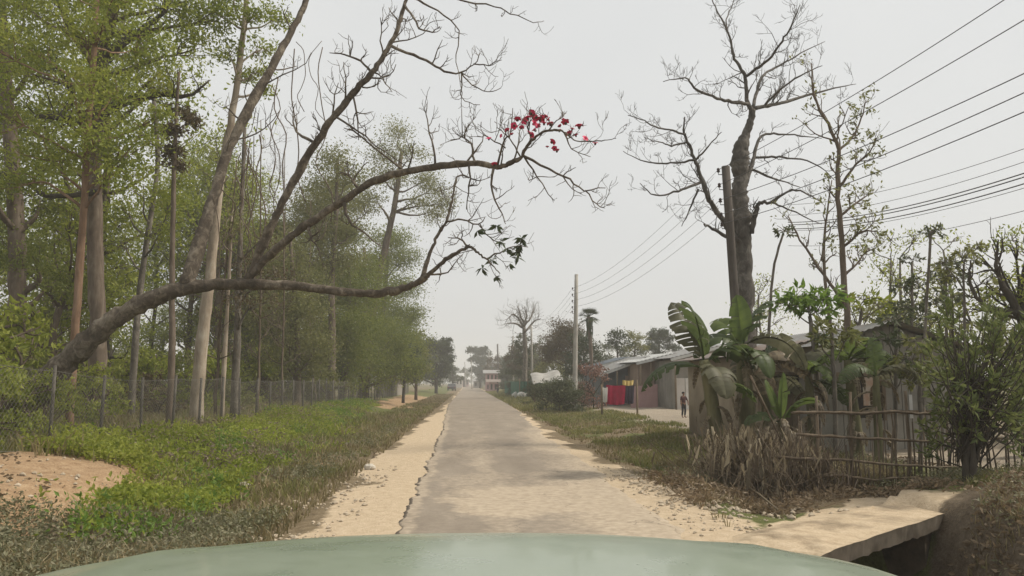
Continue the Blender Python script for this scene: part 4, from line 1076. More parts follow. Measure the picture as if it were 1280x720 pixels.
# ------------------------------------------------------------------ fences
def chain_fence():
    a = 7.0
    Ys = [1000 * a * (.00201 + .00027 * k) for k in range(-3, 44)]
    z0 = [float(gh(-a, y)) for y in Ys]
    base = (-a, Ys[0], z0[0])
    root = thing('chain_link_fence', 'long rusty chain link fence on slim posts along the left verge', 'fence', base)
    pm = None
    rng = np.random.default_rng(91)
    # one panel mesh, shared
    pitch = .11; Wd = 1.89; H = 1.32
    mb = MB()
    lines = []
    for k in np.arange(-H, Wd, pitch):
        x0, z_0 = (k, 0) if k >= 0 else (0, -k); x1 = min(k + H, Wd); z1 = x1 - k
        lines.append(((x0, z_0), (x1, z1)))
        lines.append(((Wd - x0, z_0), (Wd - x1, z1)))
    for (p, q) in lines:
        if abs(p[0] - q[0]) < .02: continue
        mb.tube([(0, p[0], p[1]), (.0, q[0], q[1])], .0017, 3, cap=False)
    for zz in (0.02, H - .02): mb.tube([(0.004, 0, zz), (.004, Wd / 2, zz - .015), (0.004, Wd, zz)], .004, 3, cap=False)
    first = None
    for k, y in enumerate(Ys):
        if k < len(Ys) - 1:
            if first is None:
                first = mb.build('chain_link_panel', M['galv'], root, origin=(0, 0, 0)); o = first
            else:
                o = first.copy(); COL.objects.link(o); o.parent = root
            o.location = (0, y - base[1], z0[k] + .06 - base[2])
            o.rotation_euler = (math.atan2(z0[k + 1] - z0[k], 1.89), 0, 0)
        lean = rng.normal() * .02
        ps = MB(); h = 1.42 + rng.normal() * .05
        ps.tube([(0, 0, -.1), (lean * .5, rng.normal() * .01, h * .5), (lean, rng.normal() * .02, h)], .024 + .006 * rng.random() + .00022 * y, 6)
        o = ps.build('post', M['postm'], root, origin=(0, 0, 0)); o.location = (-.03, y - base[1], z0[k] - base[2])


chain_fence()


def stick_fence():
    rng = np.random.default_rng(92)
    A = gnd(985, 628, .02); A[:2] = (4.55, 11.6); Bp = np.array((7.4, 11.9, 0.0))
    base = (A[0], A[1], float(gh(A[0], A[1])))
    root = thing('stick_fence', 'rough fence of uneven upright sticks tied to four crooked rails', 'fence', base)

    def pos(f, z): return np.array((A[0] + (Bp[0] - A[0]) * f, A[1] + (Bp[1] - A[1]) * f, float(gh(A[0] + (Bp[0] - A[0]) * f, A[1] + (Bp[1] - A[1]) * f)) * 0 + z))
    for (z0, z1, r, f0, f1) in [(1.19, 1.13, .026, .06, 1.0), (.84, .70, .024, .08, 1), (.52, .33, .024, -.03, 1), (.26, .14, .022, .22, .98)]:
        mb = MB()
        pts = [pos(f0 + (f1 - f0) * k / 8, z0 + (z1 - z0) * k / 8 + rng.normal() * .014) + np.array((0, -.05, 0)) for k in range(9)]
        limb(mb, pts, [r, r * .9, r * .75], 6, 3, .004, rng)
        mb.build('rail', M['stick'], root)
    for k in range(56):
        f = (k + rng.random() * .8) / 56
        tall = rng.random()
        h = rng.uniform(.35, .75) if tall < .68 else rng.uniform(.8, 1.3)
        if k in (10, 21, 40): h = 1.5
        p = pos(f, 0); p[2] = min(gh(p[0], p[1]), .1) - .05
        ln = rng.normal(size=2) * .05
        mb = MB(); r = rng.uniform(.009, .019) if h < 1.4 else .03
        mb.tube([p, p + np.array((ln[0] * .6 + rng.normal() * .01, ln[1] * .5, h * .5)), p + np.array((ln[0], ln[1], h))], [r, r * .9, r * .7], 5)
        mb.build('stick', M['stick'], root)


stick_fence()


def right_rail_fence():
    rng = np.random.default_rng(93)
    base = (7.5, 12.2, float(gh(7.5, 12.2)))
    root = thing('rail_fence', 'short run of stick and rail fence behind the leafy shrub at the right edge', 'fence', base)
    for z in (1.15, .7):
        mb = MB(); limb(mb, [(7.3, 12.1, z), (8.2, 12.2, z + .03), (9.4, 12.3, z - .02)], [.024, .02, .016], 6, 3, .004, rng); mb.build('rail', M['stick'], root)
    for k in range(22):
        x = 7.35 + k * .095 + rng.normal() * .03; z = float(gh(x, 12.2)) - .05; h = rng.uniform(.5, 1.35)
        mb = MB(); mb.tube([(x, 12.2, z), (x + rng.normal() * .04, 12.2 + rng.normal() * .02, z + h)], [.016, .01], 5); mb.build('stick', M['stick'], root)


right_rail_fence()


# ------------------------------------------------------------------ poles and wires
POLES = []


def pole(label, Y, base_px, top, r0, r1, mat, ins, seed, name='utility_pole', side=-1):
    b = at(base_px[0], base_px[1], Y); b[2] = gh(b[0], b[1]) - .2
    t = at(top[0], top[1], Y)
    root = thing(name, label, 'pole', b)
    mb = MB(); mb.tube([b + (t - b) * k / 5 for k in range(6)], np.linspace(r0, r1, 6), 10); mb.build('pole_shaft', mat, root)
    pts = []
    for d in ins:
        c = t + (b - t) / np.linalg.norm(t - b) * d
        br = MB(); br.tube([c, c + np.array((side * (r1 + .1), 0, 0)), c + np.array((side * (r1 + .1), 0, .06))], .012, 5)
        o = br.build('bracket', M['iron'], root)
        q = MB(); e = c + np.array((side * (r1 + .1), 0, .06))
        q.tube([e, e + np.array((0, 0, .02)), e + np.array((0, 0, .05)), e + np.array((0, 0, .07)), e + np.array((0, 0, .11))], [.03, .05, .03, .045, .025], 8)
        q.build('insulator', M['ceramic'], o)
        pts.append(e + np.array((0, 0, .07)))
    POLES.append(pts)
    return root


pole('leaning dark wooden utility pole standing against the bare grey tree', 20, (930, 520), (907, 208), .12, .105, M['pole_wood'], (.22, .62, 1.02, 1.4, 1.65), 1)
pole('tall pale concrete utility pole with a row of insulators on its left', 44, (718, 508), (720.5, 343), .15, .10, M['pole'], (.9, 1.25, 1.6, 1.95, 2.2), 2)
pole('slim grey pole in front of the distant bare tree', 78, (666, 494), (664, 408), .12, .09, M['pole'], (.3, .7, 1.1, 1.5), 3)
pole('faint pale pole right of the green sheet fence in the haze', 110, (642, 490), (641, 420), .13, .10, M['pole'], (.3, .7, 1.1, 1.5), 4)
pole('dark far pole beside the pinkish building', 165, (623, 486), (622, 430), .17, .13, M['pole_wood'], (.3, .7, 1.1, 1.5), 5)
pole('faintest pale pole at the end of the visible road', 215, (612, 485), (611, 440), .17, .13, M['pole'], (.3, .8), 6)
pole('thin whitish pole before the round crowned hazy tree', 190, (590, 486), (589, 450), .13, .1, M['pole'], (.3,), 7)


pole('hazy thin pole just left of the faintest pale pole', 260, (604, 484), (603, 448), .16, .12, M['pole'], (.3,), 8)
pole('hazy thin pole standing left of the round crowned tree', 280, (582, 484), (581, 452), .16, .12, M['pole'], (.3,), 9)


def wire(a, b, sag, r, label):
    a = np.asarray(a); b = np.asarray(b)
    f = np.linspace(0, 1, 33)[:, None]
    p = a + (b - a) * f; p[:, 2] -= (4 * f * (1 - f))[:, 0] * sag
    mb = MB(); mb.tube(p, r, 4)
    return tag(mb.build('overhead_wire', M['wire'], origin=a), label, 'wire', 'overhead wires')


near_ends = [(1255, 0), (1280, 25), (1280, 92), (1280, 116), (1280, 140)]
nm = ['topmost', 'second highest', 'middle', 'second lowest', 'lowest']
for k in range(5):
    a = POLES[0][k]
    Yn = 9.4
    e = at(near_ends[k][0], near_ends[k][1], Yn if k else 9.8)
    b = a + (e - a) * 2.2; b[2] += 1.2
    f = 1 / 2.2
    sag = (a[2] + (b[2] - a[2]) * f - e[2]) / (4 * f * (1 - f))
    wire(a, b, sag, .008, f'{nm[k]} of the five thick wires rising from the wooden pole to the right')
for j in range(4):
    A, B2 = POLES[j], POLES[j + 1]
    for k in range(min(len(A), len(B2), 4)):
        wire(A[k], B2[k], .5, .006, ['thin wire strung from the wooden pole to the concrete pole', 'thin wire strung from the concrete pole to the slim grey pole', 'faint wire from the slim grey pole to the next pale pole', 'faint wire from the pale hazy pole to the dark far pole'][j])
for k, (y0, y1, Yn, Yf) in enumerate([(180, 232, 17, 34), (197, 245, 17, 34), (212, 254, 17, 34), (217, 257, 17, 34), (226, 262, 17, 34), (232, 264, 17, 34), (262, 283, 18, 34)]):
    a = at(1330, y0 - 12, Yn); b = at(985, y1 + 24, Yf)
    wire(a, b, .35, .016 if k in (2, 3, 4) else .008, ['thin faint top wire of the lower bundle behind the slender tree', 'second wire of the lower bundle behind the slender tree', 'thick dark upper cable of the lower bundle', 'thick cable touching the upper one in the lower bundle', 'thick lower cable of the lower bundle', 'thin wire just under the thick cables of the lower bundle', 'single sagging wire below the lower bundle at right'][k])


# ------------------------------------------------------------------ houses on the right
def corr_sheet(mb, P, U, V, nu, nv=2, amp=.018, wl=.11):
    """a corrugated sheet from P along U (across the ridges) and V"""
    P = np.asarray(P, float); U = np.asarray(U, float); V = np.asarray(V, float)
    L = np.linalg.norm(U); n = max(8, int(L / wl * 4)); n = min(n, 600)
    nrm = np.cross(U, V); nrm /= np.linalg.norm(nrm)
    if nrm[2] < 0: nrm = -nrm
    f = np.linspace(0, 1, n); g_ = np.linspace(0, 1, nv)
    v = P + f[:, None, None] * U + g_[None, :, None] * V + (np.sin(f * L / wl * 2 * math.pi) * amp)[:, None, None] * nrm
    mb.add(v.reshape(-1, 3), grid_faces(n, nv))
    v2 = v - nrm * .006
    mb.add(v2.reshape(-1, 3), grid_faces(n, nv)[:, ::-1])


def mud_house():
    Y = 18.5
    xl = at(934, 500, Y)[0]; xr = at(1062, 500, Y)[0]
    zb = float(gh(xl, Y)) - .1
    base = (xl, Y, zb)
    root = thing('mud_house', 'low mud walled house with a brown roof edge behind the banana plants', 'house', base)
    zl = at(925, 440, Y)[2]; zr = at(1045, 412, Y)[2]
    mb = MB(); D = 5.0
    # wall: sloping top
    def wall(x0, x1, y0, y1, za, zb2):
        v = [(x0, y0, zb), (x1, y0, zb), (x1, y1, zb), (x0, y1, zb), (x0, y0, za), (x1, y0, zb2), (x1, y1, zb2), (x0, y1, za)]
        mb.add(v, [(0, 3, 2, 1), (4, 5, 6, 7), (0, 1, 5, 4), (1, 2, 6, 5), (2, 3, 7, 6), (3, 0, 4, 7)])
    wall(xl, xr, Y, Y + D, zl - .1, zr - .1)
    mb.build('wall', M['mud'], root)
    ro = MB()
    corr_sheet(ro, (xl - .35, Y - .55, zl - .1), (xr + .3 - xl + .35, 0, zr - zl + .1), (0, D + .9, .02), 40, 2, .012, .18)
    ro.build('roof', M['tin_rust'], root, smooth=True)
    bm_ = MB()
    d = np.array((xr + .3 - xl + .35, 0, zr - zl + .1))
    R = np.array(Matrix.Rotation(-math.atan2(d[2], d[0]), 3, 'Y'))
    bm_.box(np.array((xl - .35, Y - .52, zl - .17)) + d / 2, (np.linalg.norm(d), .05, .09), R=R)
    bm_.build('eave_board', M['wood'], root, smooth=False)
    w = MB(); c = at(986, 480, Y); w.box((c[0], Y - .005, c[2]), (.52, .06, .42)); o = w.build('window', M['dark_in'], root, smooth=False)
    fr = MB()
    for dx, dz, sx, sz in ((-.29, 0, .06, .54), (.29, 0, .06, .54), (0, .24, .52, .06), (0, -.24, .52, .06)): fr.box((c[0] + dx, Y - .03, c[2] + dz), (sx, .08, sz))
    fr.build('window_frame', M['wood'], o, smooth=False)
    dd = MB(); dd.box((xl + .65, Y - .004, zb + .95), (.8, .05, 1.8)); dd.build('door', M['wood'], root, smooth=False)


mud_house()


def grey_house():
    Y = 16.8
    x0 = at(1040, 500, Y)[0]; x1 = at(1222, 500, Y)[0]
    zb = float(gh(x0, Y)) - .1
    root = thing('grey_house', 'grey plank sided house with a shallow gable facing the stick fence', 'house', (x0, Y, zb))
    xm = at(1104, 400, Y)[0]; zp = at(1104, 404, Y)[2]; ze0 = at(1040, 428, Y)[2]; ze1 = at(1222, 442, Y)[2]
    D = 6.0
    mb = MB()
    v = [(x0, Y, zb), (x1, Y, zb), (x1, Y, ze1), (xm, Y, zp), (x0, Y, ze0)]
    v += [(a, Y + D, c) for a, b, c in v]
    mb.add(v, [[(0, 1, 2, 3, 4)], [(9, 8, 7, 6, 5)], [(1, 6, 7, 2), (0, 4, 9, 5)]])
    mb.build('wall', M['mud_grey'], root, smooth=False)
    # upright planks and rails on the gable
    rng = np.random.default_rng(4)
    pl = MB(); x = x0 + .02
    while x < x1 - .1:
        w = rng.uniform(.13, .2); zt = (ze0 + (zp - ze0) * (x - x0) / (xm - x0)) if x < xm else (zp + (ze1 - zp) * (x - xm) / (x1 - xm))
        pl.box((x + w / 2, Y - .022 - rng.random() * .006, (zb + zt) / 2 - .03), (w - .014, .03, zt - zb - .06)); x += w
    pl.build('plank_cladding', M['mud_grey'], root, smooth=False)
    for z in (zb + .95, zb + 1.75):
        r = MB(); r.box(((x0 + x1) / 2, Y - .06, z), (x1 - x0, .04, .08)); r.build('girt', M['wood'], root, smooth=False)
    for xa, za, xb, zb_ in ((x0 - .3, ze0 - .1, xm, zp), (xm, zp, x1 + .3, ze1 - .06)):
        ro = MB(); corr_sheet(ro, (xa, Y - .45, za + .03), (xb - xa, 0, zb_ - za), (0, D + .8, 0), 40, 2, .012, .16); ro.build('roof', M['tin'], root)
    c = at(1083, 488, Y)
    w = MB(); w.box((c[0], Y - .03, c[2] - .08), (.62, .05, 1.0)); o = w.build('window', M['dark_in'], root, smooth=False)
    p = MB(); p.box((c[0] + .06, Y - .06, c[2] - .02), (.34, .02, .6)); p.build('shutter', M['poster'], o, smooth=False)
    f = MB()
    for dx in (-.34, .34): f.box((c[0] + dx, Y - .05, c[2] - .08), (.07, .09, 1.1))
    f.box((c[0], Y - .05, c[2] + .45), (.61, .09, .07)); f.build('window_frame', M['wood'], o, smooth=False)
    g_ = MB(); c = at(1137, 508, Y); g_.box((c[0], Y - .045, c[2]), (.07, .03, .5)); g_.build('pale_board', M['tin_pale'], root, smooth=False)


grey_house()


def row_house(name, label, Y, xa, xb, ya, yb, wallm, roofm, seed, D=5, door=None, base_y=507, front=None):
    """low house: roof's near edge runs from photo px (xa, ya) to (xb, yb)"""
    A = at(xa, ya, Y); B = at(xb, yb, Y)
    x0 = A[0] + .25; x1 = B[0] - .25; zb = float(gh(x0, Y)) - .15
    root = thing(name, label, 'house', (x0, Y, zb))
    mb = MB()
    v = [(x0, Y, zb), (x1, Y, zb), (x1, Y + D, zb), (x0, Y + D, zb), (x0, Y, A[2] - .08), (x1, Y, B[2] - .08), (x1, Y + D, B[2] - .08), (x0, Y + D, A[2] - .08)]
    mb.add(v, [(0, 3, 2, 1), (4, 5, 6, 7), (0, 1, 5, 4), (1, 2, 6, 5), (2, 3, 7, 6), (3, 0, 4, 7)])
    mb.build('wall', wallm, root, smooth=False)
    ro = MB(); corr_sheet(ro, A + np.array((0, -.8, 0)), B - A, (0, D + 1.2, .1), 40, 2, .02, .25); ro.build('roof', roofm, root)
    e = MB(); d = B - A; R = np.array(Matrix.Rotation(-math.atan2(d[2], d[0]), 3, 'Y')); e.box(A + d / 2 + np.array((0, -.78, -.1)), (np.linalg.norm(d), .06, .14), R=R); e.build('eave_board', M['tin_pale'], root, smooth=False)
    for k in range(4):
        x = x0 + (x1 - x0) * k / 3; zt = A[2] + (B[2] - A[2]) * k / 3 - .12
        p = MB(); p.tube([(x, Y - .7, zb), (x, Y - .7, zt)], .055, 6); p.build('porch_post', M['wood'], root)
    if door:
        for f, w, h, mt in door:
            x = x0 + (x1 - x0) * f; q = MB(); q.box((x, Y - .02, zb + .1 + h / 2), (w, .08, h)); q.build('door', M[mt], root, smooth=False)
    return root


row_house('blue_house', 'low dark blue walled house with a slanting grey tin roof behind the hanging cloths', 50, 746, 809, 468, 445, M['tin_blue'], M['tin'], 1, 5, [(.75, 1.0, 1.9, 'brown_wall')])
row_house('dark_shed', 'small dark roofed shed behind the blue walled house', 58, 738, 786, 459, 446, M['tin_blue'], M['tin_blue'], 2, 5)
row_house('pink_house', 'low house with pinkish lower walls and a pale tin roof beside the yard', 47, 792, 842, 453, 441, M['brown_wall'], M['tin_pale'], 3, 5, [(.3, 1.2, 1.3, 'pink_wall'), (.75, .9, 1.9, 'dark_in')])
row_house('curtained_house', 'grey house with pale curtained doorways behind the nearest banana plant', 43, 834, 905, 448, 430, M['mud_grey'], M['tin'], 4, 6, [(.15, .55, 1.7, 'white_wall'), (.36, .5, 1.7, 'cloth_white'), (.7, .8, 1.8, 'dark_in')])

pw = MB(); c = at(805, 506, 45.5)
tag(pw.add([(c[0] - .75, 45.5, .1), (c[0] + .8, 45.5, .1), (c[0] + .8, 45.6, .1), (c[0] - .75, 45.6, .1), (c[0] - .75, 45.5, 1.35), (c[0] + .8, 45.5, 1.5), (c[0] + .8, 45.6, 1.5), (c[0] - .75, 45.6, 1.35)],
           [(4, 5, 6, 7), (0, 1, 5, 4), (1, 2, 6, 5), (2, 3, 7, 6), (3, 0, 4, 7)]).build('screen_wall', M['pink_wall'], origin=(c[0], 45.5, .1), smooth=False), 'low faded pink screen wall in front of the pale roofed house', 'wall')


def far_house(name, label, Y, px0, px1, ytop, yeave, wallm, roofm, D=8, nw=3, storeys=1):
    A = at(px0, yeave, Y); B = at(px1, yeave, Y); zb = float(gh(A[0], Y)) - .2; T = at((px0 + px1) / 2, ytop, Y)
    root = thing(name, label, 'house', (A[0], Y, zb))
    mb = MB(); mb.box(((A[0] + B[0]) / 2, Y + D / 2, (zb + A[2]) / 2), (B[0] - A[0], D, A[2] - zb)); mb.build('wall', wallm, root, smooth=False)
    ov = .6; ro = MB(); xm = (A[0] + B[0]) / 2; ym = Y + D / 2
    v = [(A[0] - ov, Y - ov, A[2] - .1), (B[0] + ov, Y - ov, A[2] - .1), (B[0] + ov, Y + D + ov, A[2] - .1), (A[0] - ov, Y + D + ov, A[2] - .1), (A[0] - ov, ym, T[2]), (B[0] + ov, ym, T[2])]
    ro.add(v, [[(0, 1, 5, 4), (2, 3, 4, 5), (0, 3, 2, 1)], [(1, 2, 5), (3, 0, 4)]]); ro.build('roof', roofm, root, smooth=False)
    for s in range(storeys):
        for k in range(nw):
            x = A[0] + (B[0] - A[0]) * (k + .5) / nw; z = zb + (A[2] - zb) * (s + .55) / storeys
            q = MB(); q.box((x, Y, z), ((B[0] - A[0]) / nw * .45, .1, (A[2] - zb) / storeys * .45)); q.build('window', M['dark_in'], root, smooth=False)
    return root


far_house('roadside_shop', 'pinkish two storey building by the dark far pole', 150, 608, 622, 462, 466, M['pink_wall'], M['tin'], 9, 3, 2)
far_house('roadside_shop', 'faint pale building at the vanishing end of the road, left of the poles', 260, 570, 578, 466, 470, M['white_wall'], M['tin_pale'], 10, 2, 1)
far_house('hazy_house', 'low hazy house right of the round crowned tree', 200, 612, 621, 470, 474, M['pink_wall'], M['tin_pale'], 9, 2, 1)
far_house('hazy_house', 'low grey hazy house below the round crowned tree', 240, 592, 603, 473, 476, M['mud_grey'], M['tin'], 9, 2, 1)
far_house('roadside_shop', 'low pale roofed stall row before the pinkish two storey building', 135, 612, 622, 474, 477, M['pink_wall'], M['tin_rust'], 6, 2, 1)
far_house('hazy_house', 'faint hazy house at the very end of the road between the two tree masses', 320, 578, 586, 471, 474, M['pink_wall'], M['tin_pale'], 10, 2, 1)
far_house('tin_shed', 'little pale roofed shed glimpsed behind the end of the fence', 80, 474, 497, 466, 470, M['mud_grey'], M['tin_pale'], 6, 2, 1)


def tarp_shelter():
    Y = 56; A = at(668, 484, Y)
    root = thing('tarp_shelter', 'low shelter under a pale whitish tarpaulin behind the roadside bushes', 'shelter', (A[0], Y, float(gh(A[0], Y))))
    z = float(gh(A[0], Y))
    for x in (668, 684, 700):
        p = MB(); q = at(x, 470, Y); p.tube([(q[0], Y, z - .1), (q[0], Y, z + 1.7)], .05, 6); p.build('post', M['wood'], root)
    t = MB(); nx, ny = 9, 6
    P0 = at(666, 478, Y); P1 = at(702, 470, Y)
    v = []
    for i in range(nx):
        for j in range(ny):
            f = i / (nx - 1); h = j / (ny - 1)
            v.append((P0[0] + (P1[0] - P0[0]) * f, Y - .4 + 3 * h, z + 1.45 + .75 * math.sin(min(h * 1.6, 1.57)) + .15 * math.sin(f * 9) * .5 + .25 * f))
    t.add(v, grid_faces(nx, ny)); t.add(np.array(v) - (0, 0, .02), grid_faces(nx, ny)[:, ::-1]); t.build('tarpaulin', M['tarp'], root)


tarp_shelter()


def sheet_fence():
    Y0, Y1 = 78.0, 100.0; X = 4.6
    root = thing('green_sheet_fence', 'dark green sheet fence by the right road edge in the distance', 'fence', (X, Y0, 0))
    mb = MB(); n = 60
    for k in range(2):
        pass
    f = np.linspace(0, 1, n); zz = np.array((.05, 1.7))
    V = np.array([[(X + .05 * math.sin(a * 80) + .4 * (1 - a), Y0 + (Y1 - Y0) * a, b) for b in zz] for a in f])
    mb.add(V.reshape(-1, 3), grid_faces(n, 2)); mb.add((V + (.02, 0, 0)).reshape(-1, 3), grid_faces(n, 2)[:, ::-1])
    W = np.array([[(X + .4 + 2.4 * a, Y0 + .03 * math.sin(a * 50), b) for b in zz] for a in f])
    mb.add(W.reshape(-1, 3), grid_faces(n, 2)); mb.add((W + (0, .02, 0)).reshape(-1, 3), grid_faces(n, 2)[:, ::-1])
    mb.build('sheet', M['green_sheet'], root)
    for k in range(4):
        p = MB(); p.tube([(X + .4 + .8 * k, Y0 - .05, -.1), (X + .4 + .8 * k, Y0 - .05, 2.0)], .05, 6); p.build('post', M['wood'], root)


sheet_fence()


# ------------------------------------------------------------------ washing line and cloths
def washing():
    Y = 36.0
    a = at(752, 482, Y); b = at(796, 476, Y); z0 = float(gh(a[0], Y))
    root = thing('washing_line', 'washing line on two rough posts in front of the blue walled house', 'washing line', (a[0], Y, z0))
    for q in (a, b):
        p = MB(); p.tube([(q[0], Y, z0 - .2), (q[0], Y, q[2] + .05)], [.05, .04], 6); p.build('post', M['wood'], root)
    p = MB(); p.tube([a, (a + b) / 2 - (0, 0, .04), b], .006, 4); p.build('line', M['wire'], root)

    def cloth(x0, x1, y1, mat, label, name, zoff=0, yo=0):
        A = at(x0, 481, Y); B = at(x1, 479, Y); zt = A[2] + zoff; zb = at(x0, y1, Y)[2]
        mb = MB(); n, m = 22, 10; v = []
        for i in range(n):
            for j in range(m):
                f = i / (n - 1); h = j / (m - 1)
                v.append((A[0] + (B[0] - A[0]) * f * (1 - .06 * h), Y - .03 + yo + .07 * h * math.sin(f * 19 + 1) + .02, zt - (zt - zb) * h - .04 * math.sin(f * 3.1)))
        mb.add(v, grid_faces(n, m)); mb.add(np.array(v) + (0, .012, 0), grid_faces(n, m)[:, ::-1])
        tag(mb.build(name, M[mat], origin=(A[0], Y, zb)), label, 'cloth')
    cloth(758, 782, 505, 'cloth_red', 'crimson cloth hanging on the washing line', 'hanging_cloth')
    cloth(781, 793, 504, 'cloth_dark', 'dark cloth hanging next to the crimson cloth on the line', 'hanging_cloth', -.02, .05)
    cloth(778, 792, 481, 'cloth_yellow', 'small yellow cloth draped over the line above the dark cloth', 'draped_cloth', .22, -.06)
    cloth(753, 759, 502, 'cloth_white', 'white cloth hanging at the left end of the line beside the crimson cloth', 'hanging_cloth', -.1, -.05)


washing()


# ------------------------------------------------------------------ people
def person(label, base, H, face, shirt, legsm, seed, arm=.0):
    """continuous skinned body with clothes and hair as parts; face = heading angle"""
    base = np.asarray(base, float)
    root = thing('person', label, 'person', base)
    root.rotation_euler = (0, 0, face)
    k = H / 1.7

    def skin(name, verts, edges, rads, mat, rootv=0):
        me = bpy.data.meshes.new(name); me.from_pydata([tuple(np.array(v) * k) for v in verts], edges, []); me.materials.append(mat)
        o = bpy.data.objects.new(name, me); COL.objects.link(o)
        md = o.modifiers.new('skin', 'SKIN'); ss = o.modifiers.new('sub', 'SUBSURF'); ss.levels = ss.render_levels = 2
        for i, r in enumerate(rads):
            r = r if isinstance(r, tuple) else (r, r)
            me.skin_vertices[0].data[i].radius = (r[0] * k, r[1] * k)
        me.skin_vertices[0].data[rootv].use_root = True
        dg = bpy.context.evaluated_depsgraph_get()
        m2 = bpy.data.meshes.new_from_object(o.evaluated_get(dg)); m2.name = name
        if not m2.materials: m2.materials.append(mat)
        for p in m2.polygons: p.use_smooth = True
        o.modifiers.clear(); o.data = m2; o.parent = root
        return o
    V = [(0, 0, .92), (0, .01, 1.12), (0, .01, 1.36), (0, 0, 1.46), (0, -.01, 1.53), (0, -.02, 1.62), (0, -.02, 1.68),
         (.17, 0, 1.38), (.25 + arm, -.02, 1.12), (.24 + arm * .3, -.14, .90), (.23, -.18, .82), (-.17, 0, 1.38), (-.25, .0, 1.12), (-.27, -.06, .88), (-.27, -.08, .80),
         (.1, 0, .86), (.11, -.03, .49), (.11, .04, .09), (.12, -.12, .03), (-.1, 0, .86), (-.11, -.01, .49), (-.11, .06, .09), (-.12, -.09, .03)]
    E = [(0, 1), (1, 2), (2, 3), (3, 4), (4, 5), (5, 6), (2, 7), (7, 8), (8, 9), (9, 10), (2, 11), (11, 12), (12, 13), (13, 14), (0, 15), (15, 16), (16, 17), (17, 18), (0, 19), (19, 20), (20, 21), (21, 22)]
    Rr = [(.14, .1), (.13, .095), (.14, .1), .055, .06, (.085, .1), (.06, .07), .06, .045, .036, .03, .06, .045, .036, .03, .085, .058, .04, .035, .085, .058, .04, .035]
    skin('body', V, E, Rr, M['skin'])
    skin('shirt', [(0, 0, .95), (0, .01, 1.15), (0, .01, 1.36), (0, .005, 1.42), (.18, 0, 1.38), (.25 + arm * .6, -.01, 1.16), (-.18, 0, 1.38), (-.25, 0, 1.16)], [(0, 1), (1, 2), (2, 3), (2, 4), (4, 5), (2, 6), (6, 7)],
         [(.17, .125), (.155, .115), (.16, .115), .07, .075, .062, .075, .062], shirt)
    skin('trousers', [(0, 0, .98), (.1, 0, .86), (.11, -.03, .49), (.11, .03, .16), (-.1, 0, .86), (-.11, -.01, .49), (-.11, .05, .16)], [(0, 1), (1, 2), (2, 3), (0, 4), (4, 5), (5, 6)], [(.155, .12), .1, .075, .06, .1, .075, .06], legsm)
    h = MB(); h.ball((0, .015 * k, 1.66 * k), (.098 * k, .112 * k, .085 * k), lump=.04, seed=seed); h.build('hair', M['hair'], root, origin=(0, 0, 0))
    return root


pc = at(855, 523, 33); pc[2] = gh(pc[0], pc[1])
person('child in dark reddish top standing on the earth yard beside the nearest banana plant', pc, 1.05, .5, M['shirt_dark'], M['trousers'], 1, .12)
pf = at(622, 493, 112); pf[2] = gh(pf[0], pf[1])
person('person in dark clothes standing at the right road edge far ahead', pf, 1.65, 2.2, M['shirt_dark'], M['trousers'], 2)
pg = at(801, 515, 40); pg[2] = gh(pg[0], pg[1])

# white sacks
for k, (x, y) in enumerate([(645, 496), (652, 497), (658, 496)]):
    p = gnd(x, y + 2, 0); p[2] = gh(p[0], p[1])
    root = thing('sack', ['left of the three pale sacks lying by the right road edge', 'middle of the three pale sacks lying by the right road edge', 'right of the three pale sacks lying by the right road edge'][k], 'sack', p, 'pale sacks by the road')
    mb = MB(); mb.ball(p + (0, 0, .28), (.42, .3, .34), lump=.12, seed=k, n=10, m=14); mb.build('bag', M['cloth_white'], root)
    mb = MB(); mb.tube([p + (.32, 0, .36), p + (.46, 0, .44), p + (.52, 0, .5)], [.1, .05, .1], 8); mb.build('tied_neck', M['cloth_white'], root)


# ------------------------------------------------------------------ far vehicles
def far_vehicle(name, label, p, L, Wd, H, mat, seed):
    root = thing(name, label, 'car', p)
    mb = MB(); w = Wd / 2
    prof = [(-L / 2, .35), (-L / 2, .85), (-L * .38, .95), (-L * .2, H - .05), (L * .22, H), (L * .4, .98), (L / 2, .85), (L / 2, .35)]
    v = [(s * w * (.86 if z > 1 else 1), y, z) for s in (-1, 1) for y, z in prof]; n = len(prof)
    mb.add(np.array(v) + p, [[tuple(range(n))[::-1]], [tuple(range(n, 2 * n))], [(i, (i + 1) % n, n + (i + 1) % n, n + i) for i in range(n)]]); mb.build('body', mat, root, smooth=False)
    q = MB(); q.box(np.array((0, -L * .29 - .02, (H + .95) / 2)) + p, (Wd * .72, .05, H - 1.15), R=np.array(Matrix.Rotation(-.65, 3, 'X'))); q.build('rear_window', M['glassy'], root, smooth=False)
    for sx in (-1, 1):
        for sy in (-1, 1):
            t = MB(); c = np.array((sx * (w - .1), sy * L * .3, .32)) + p; t.tube([c - (.1, 0, 0), c + (.1, 0, 0)], .32, 14); t.build('wheel', M['tyre'], root)
        t = MB(); t.box(np.array((sx * w * .75, -L / 2 - .02, .75)) + p, (.2, .05, .14)); t.build('tail_lamp', M['cloth_red'], root, smooth=False)


p = gnd(563, 489, 0); p[1] = 165; p[0] = -3.3; p[2] = gh(p[0], p[1]); far_vehicle('parked_car', 'dark car parked on the left verge where the road meets the haze', p, 4, 1.7, 1.45, M['paint_black'], 1)


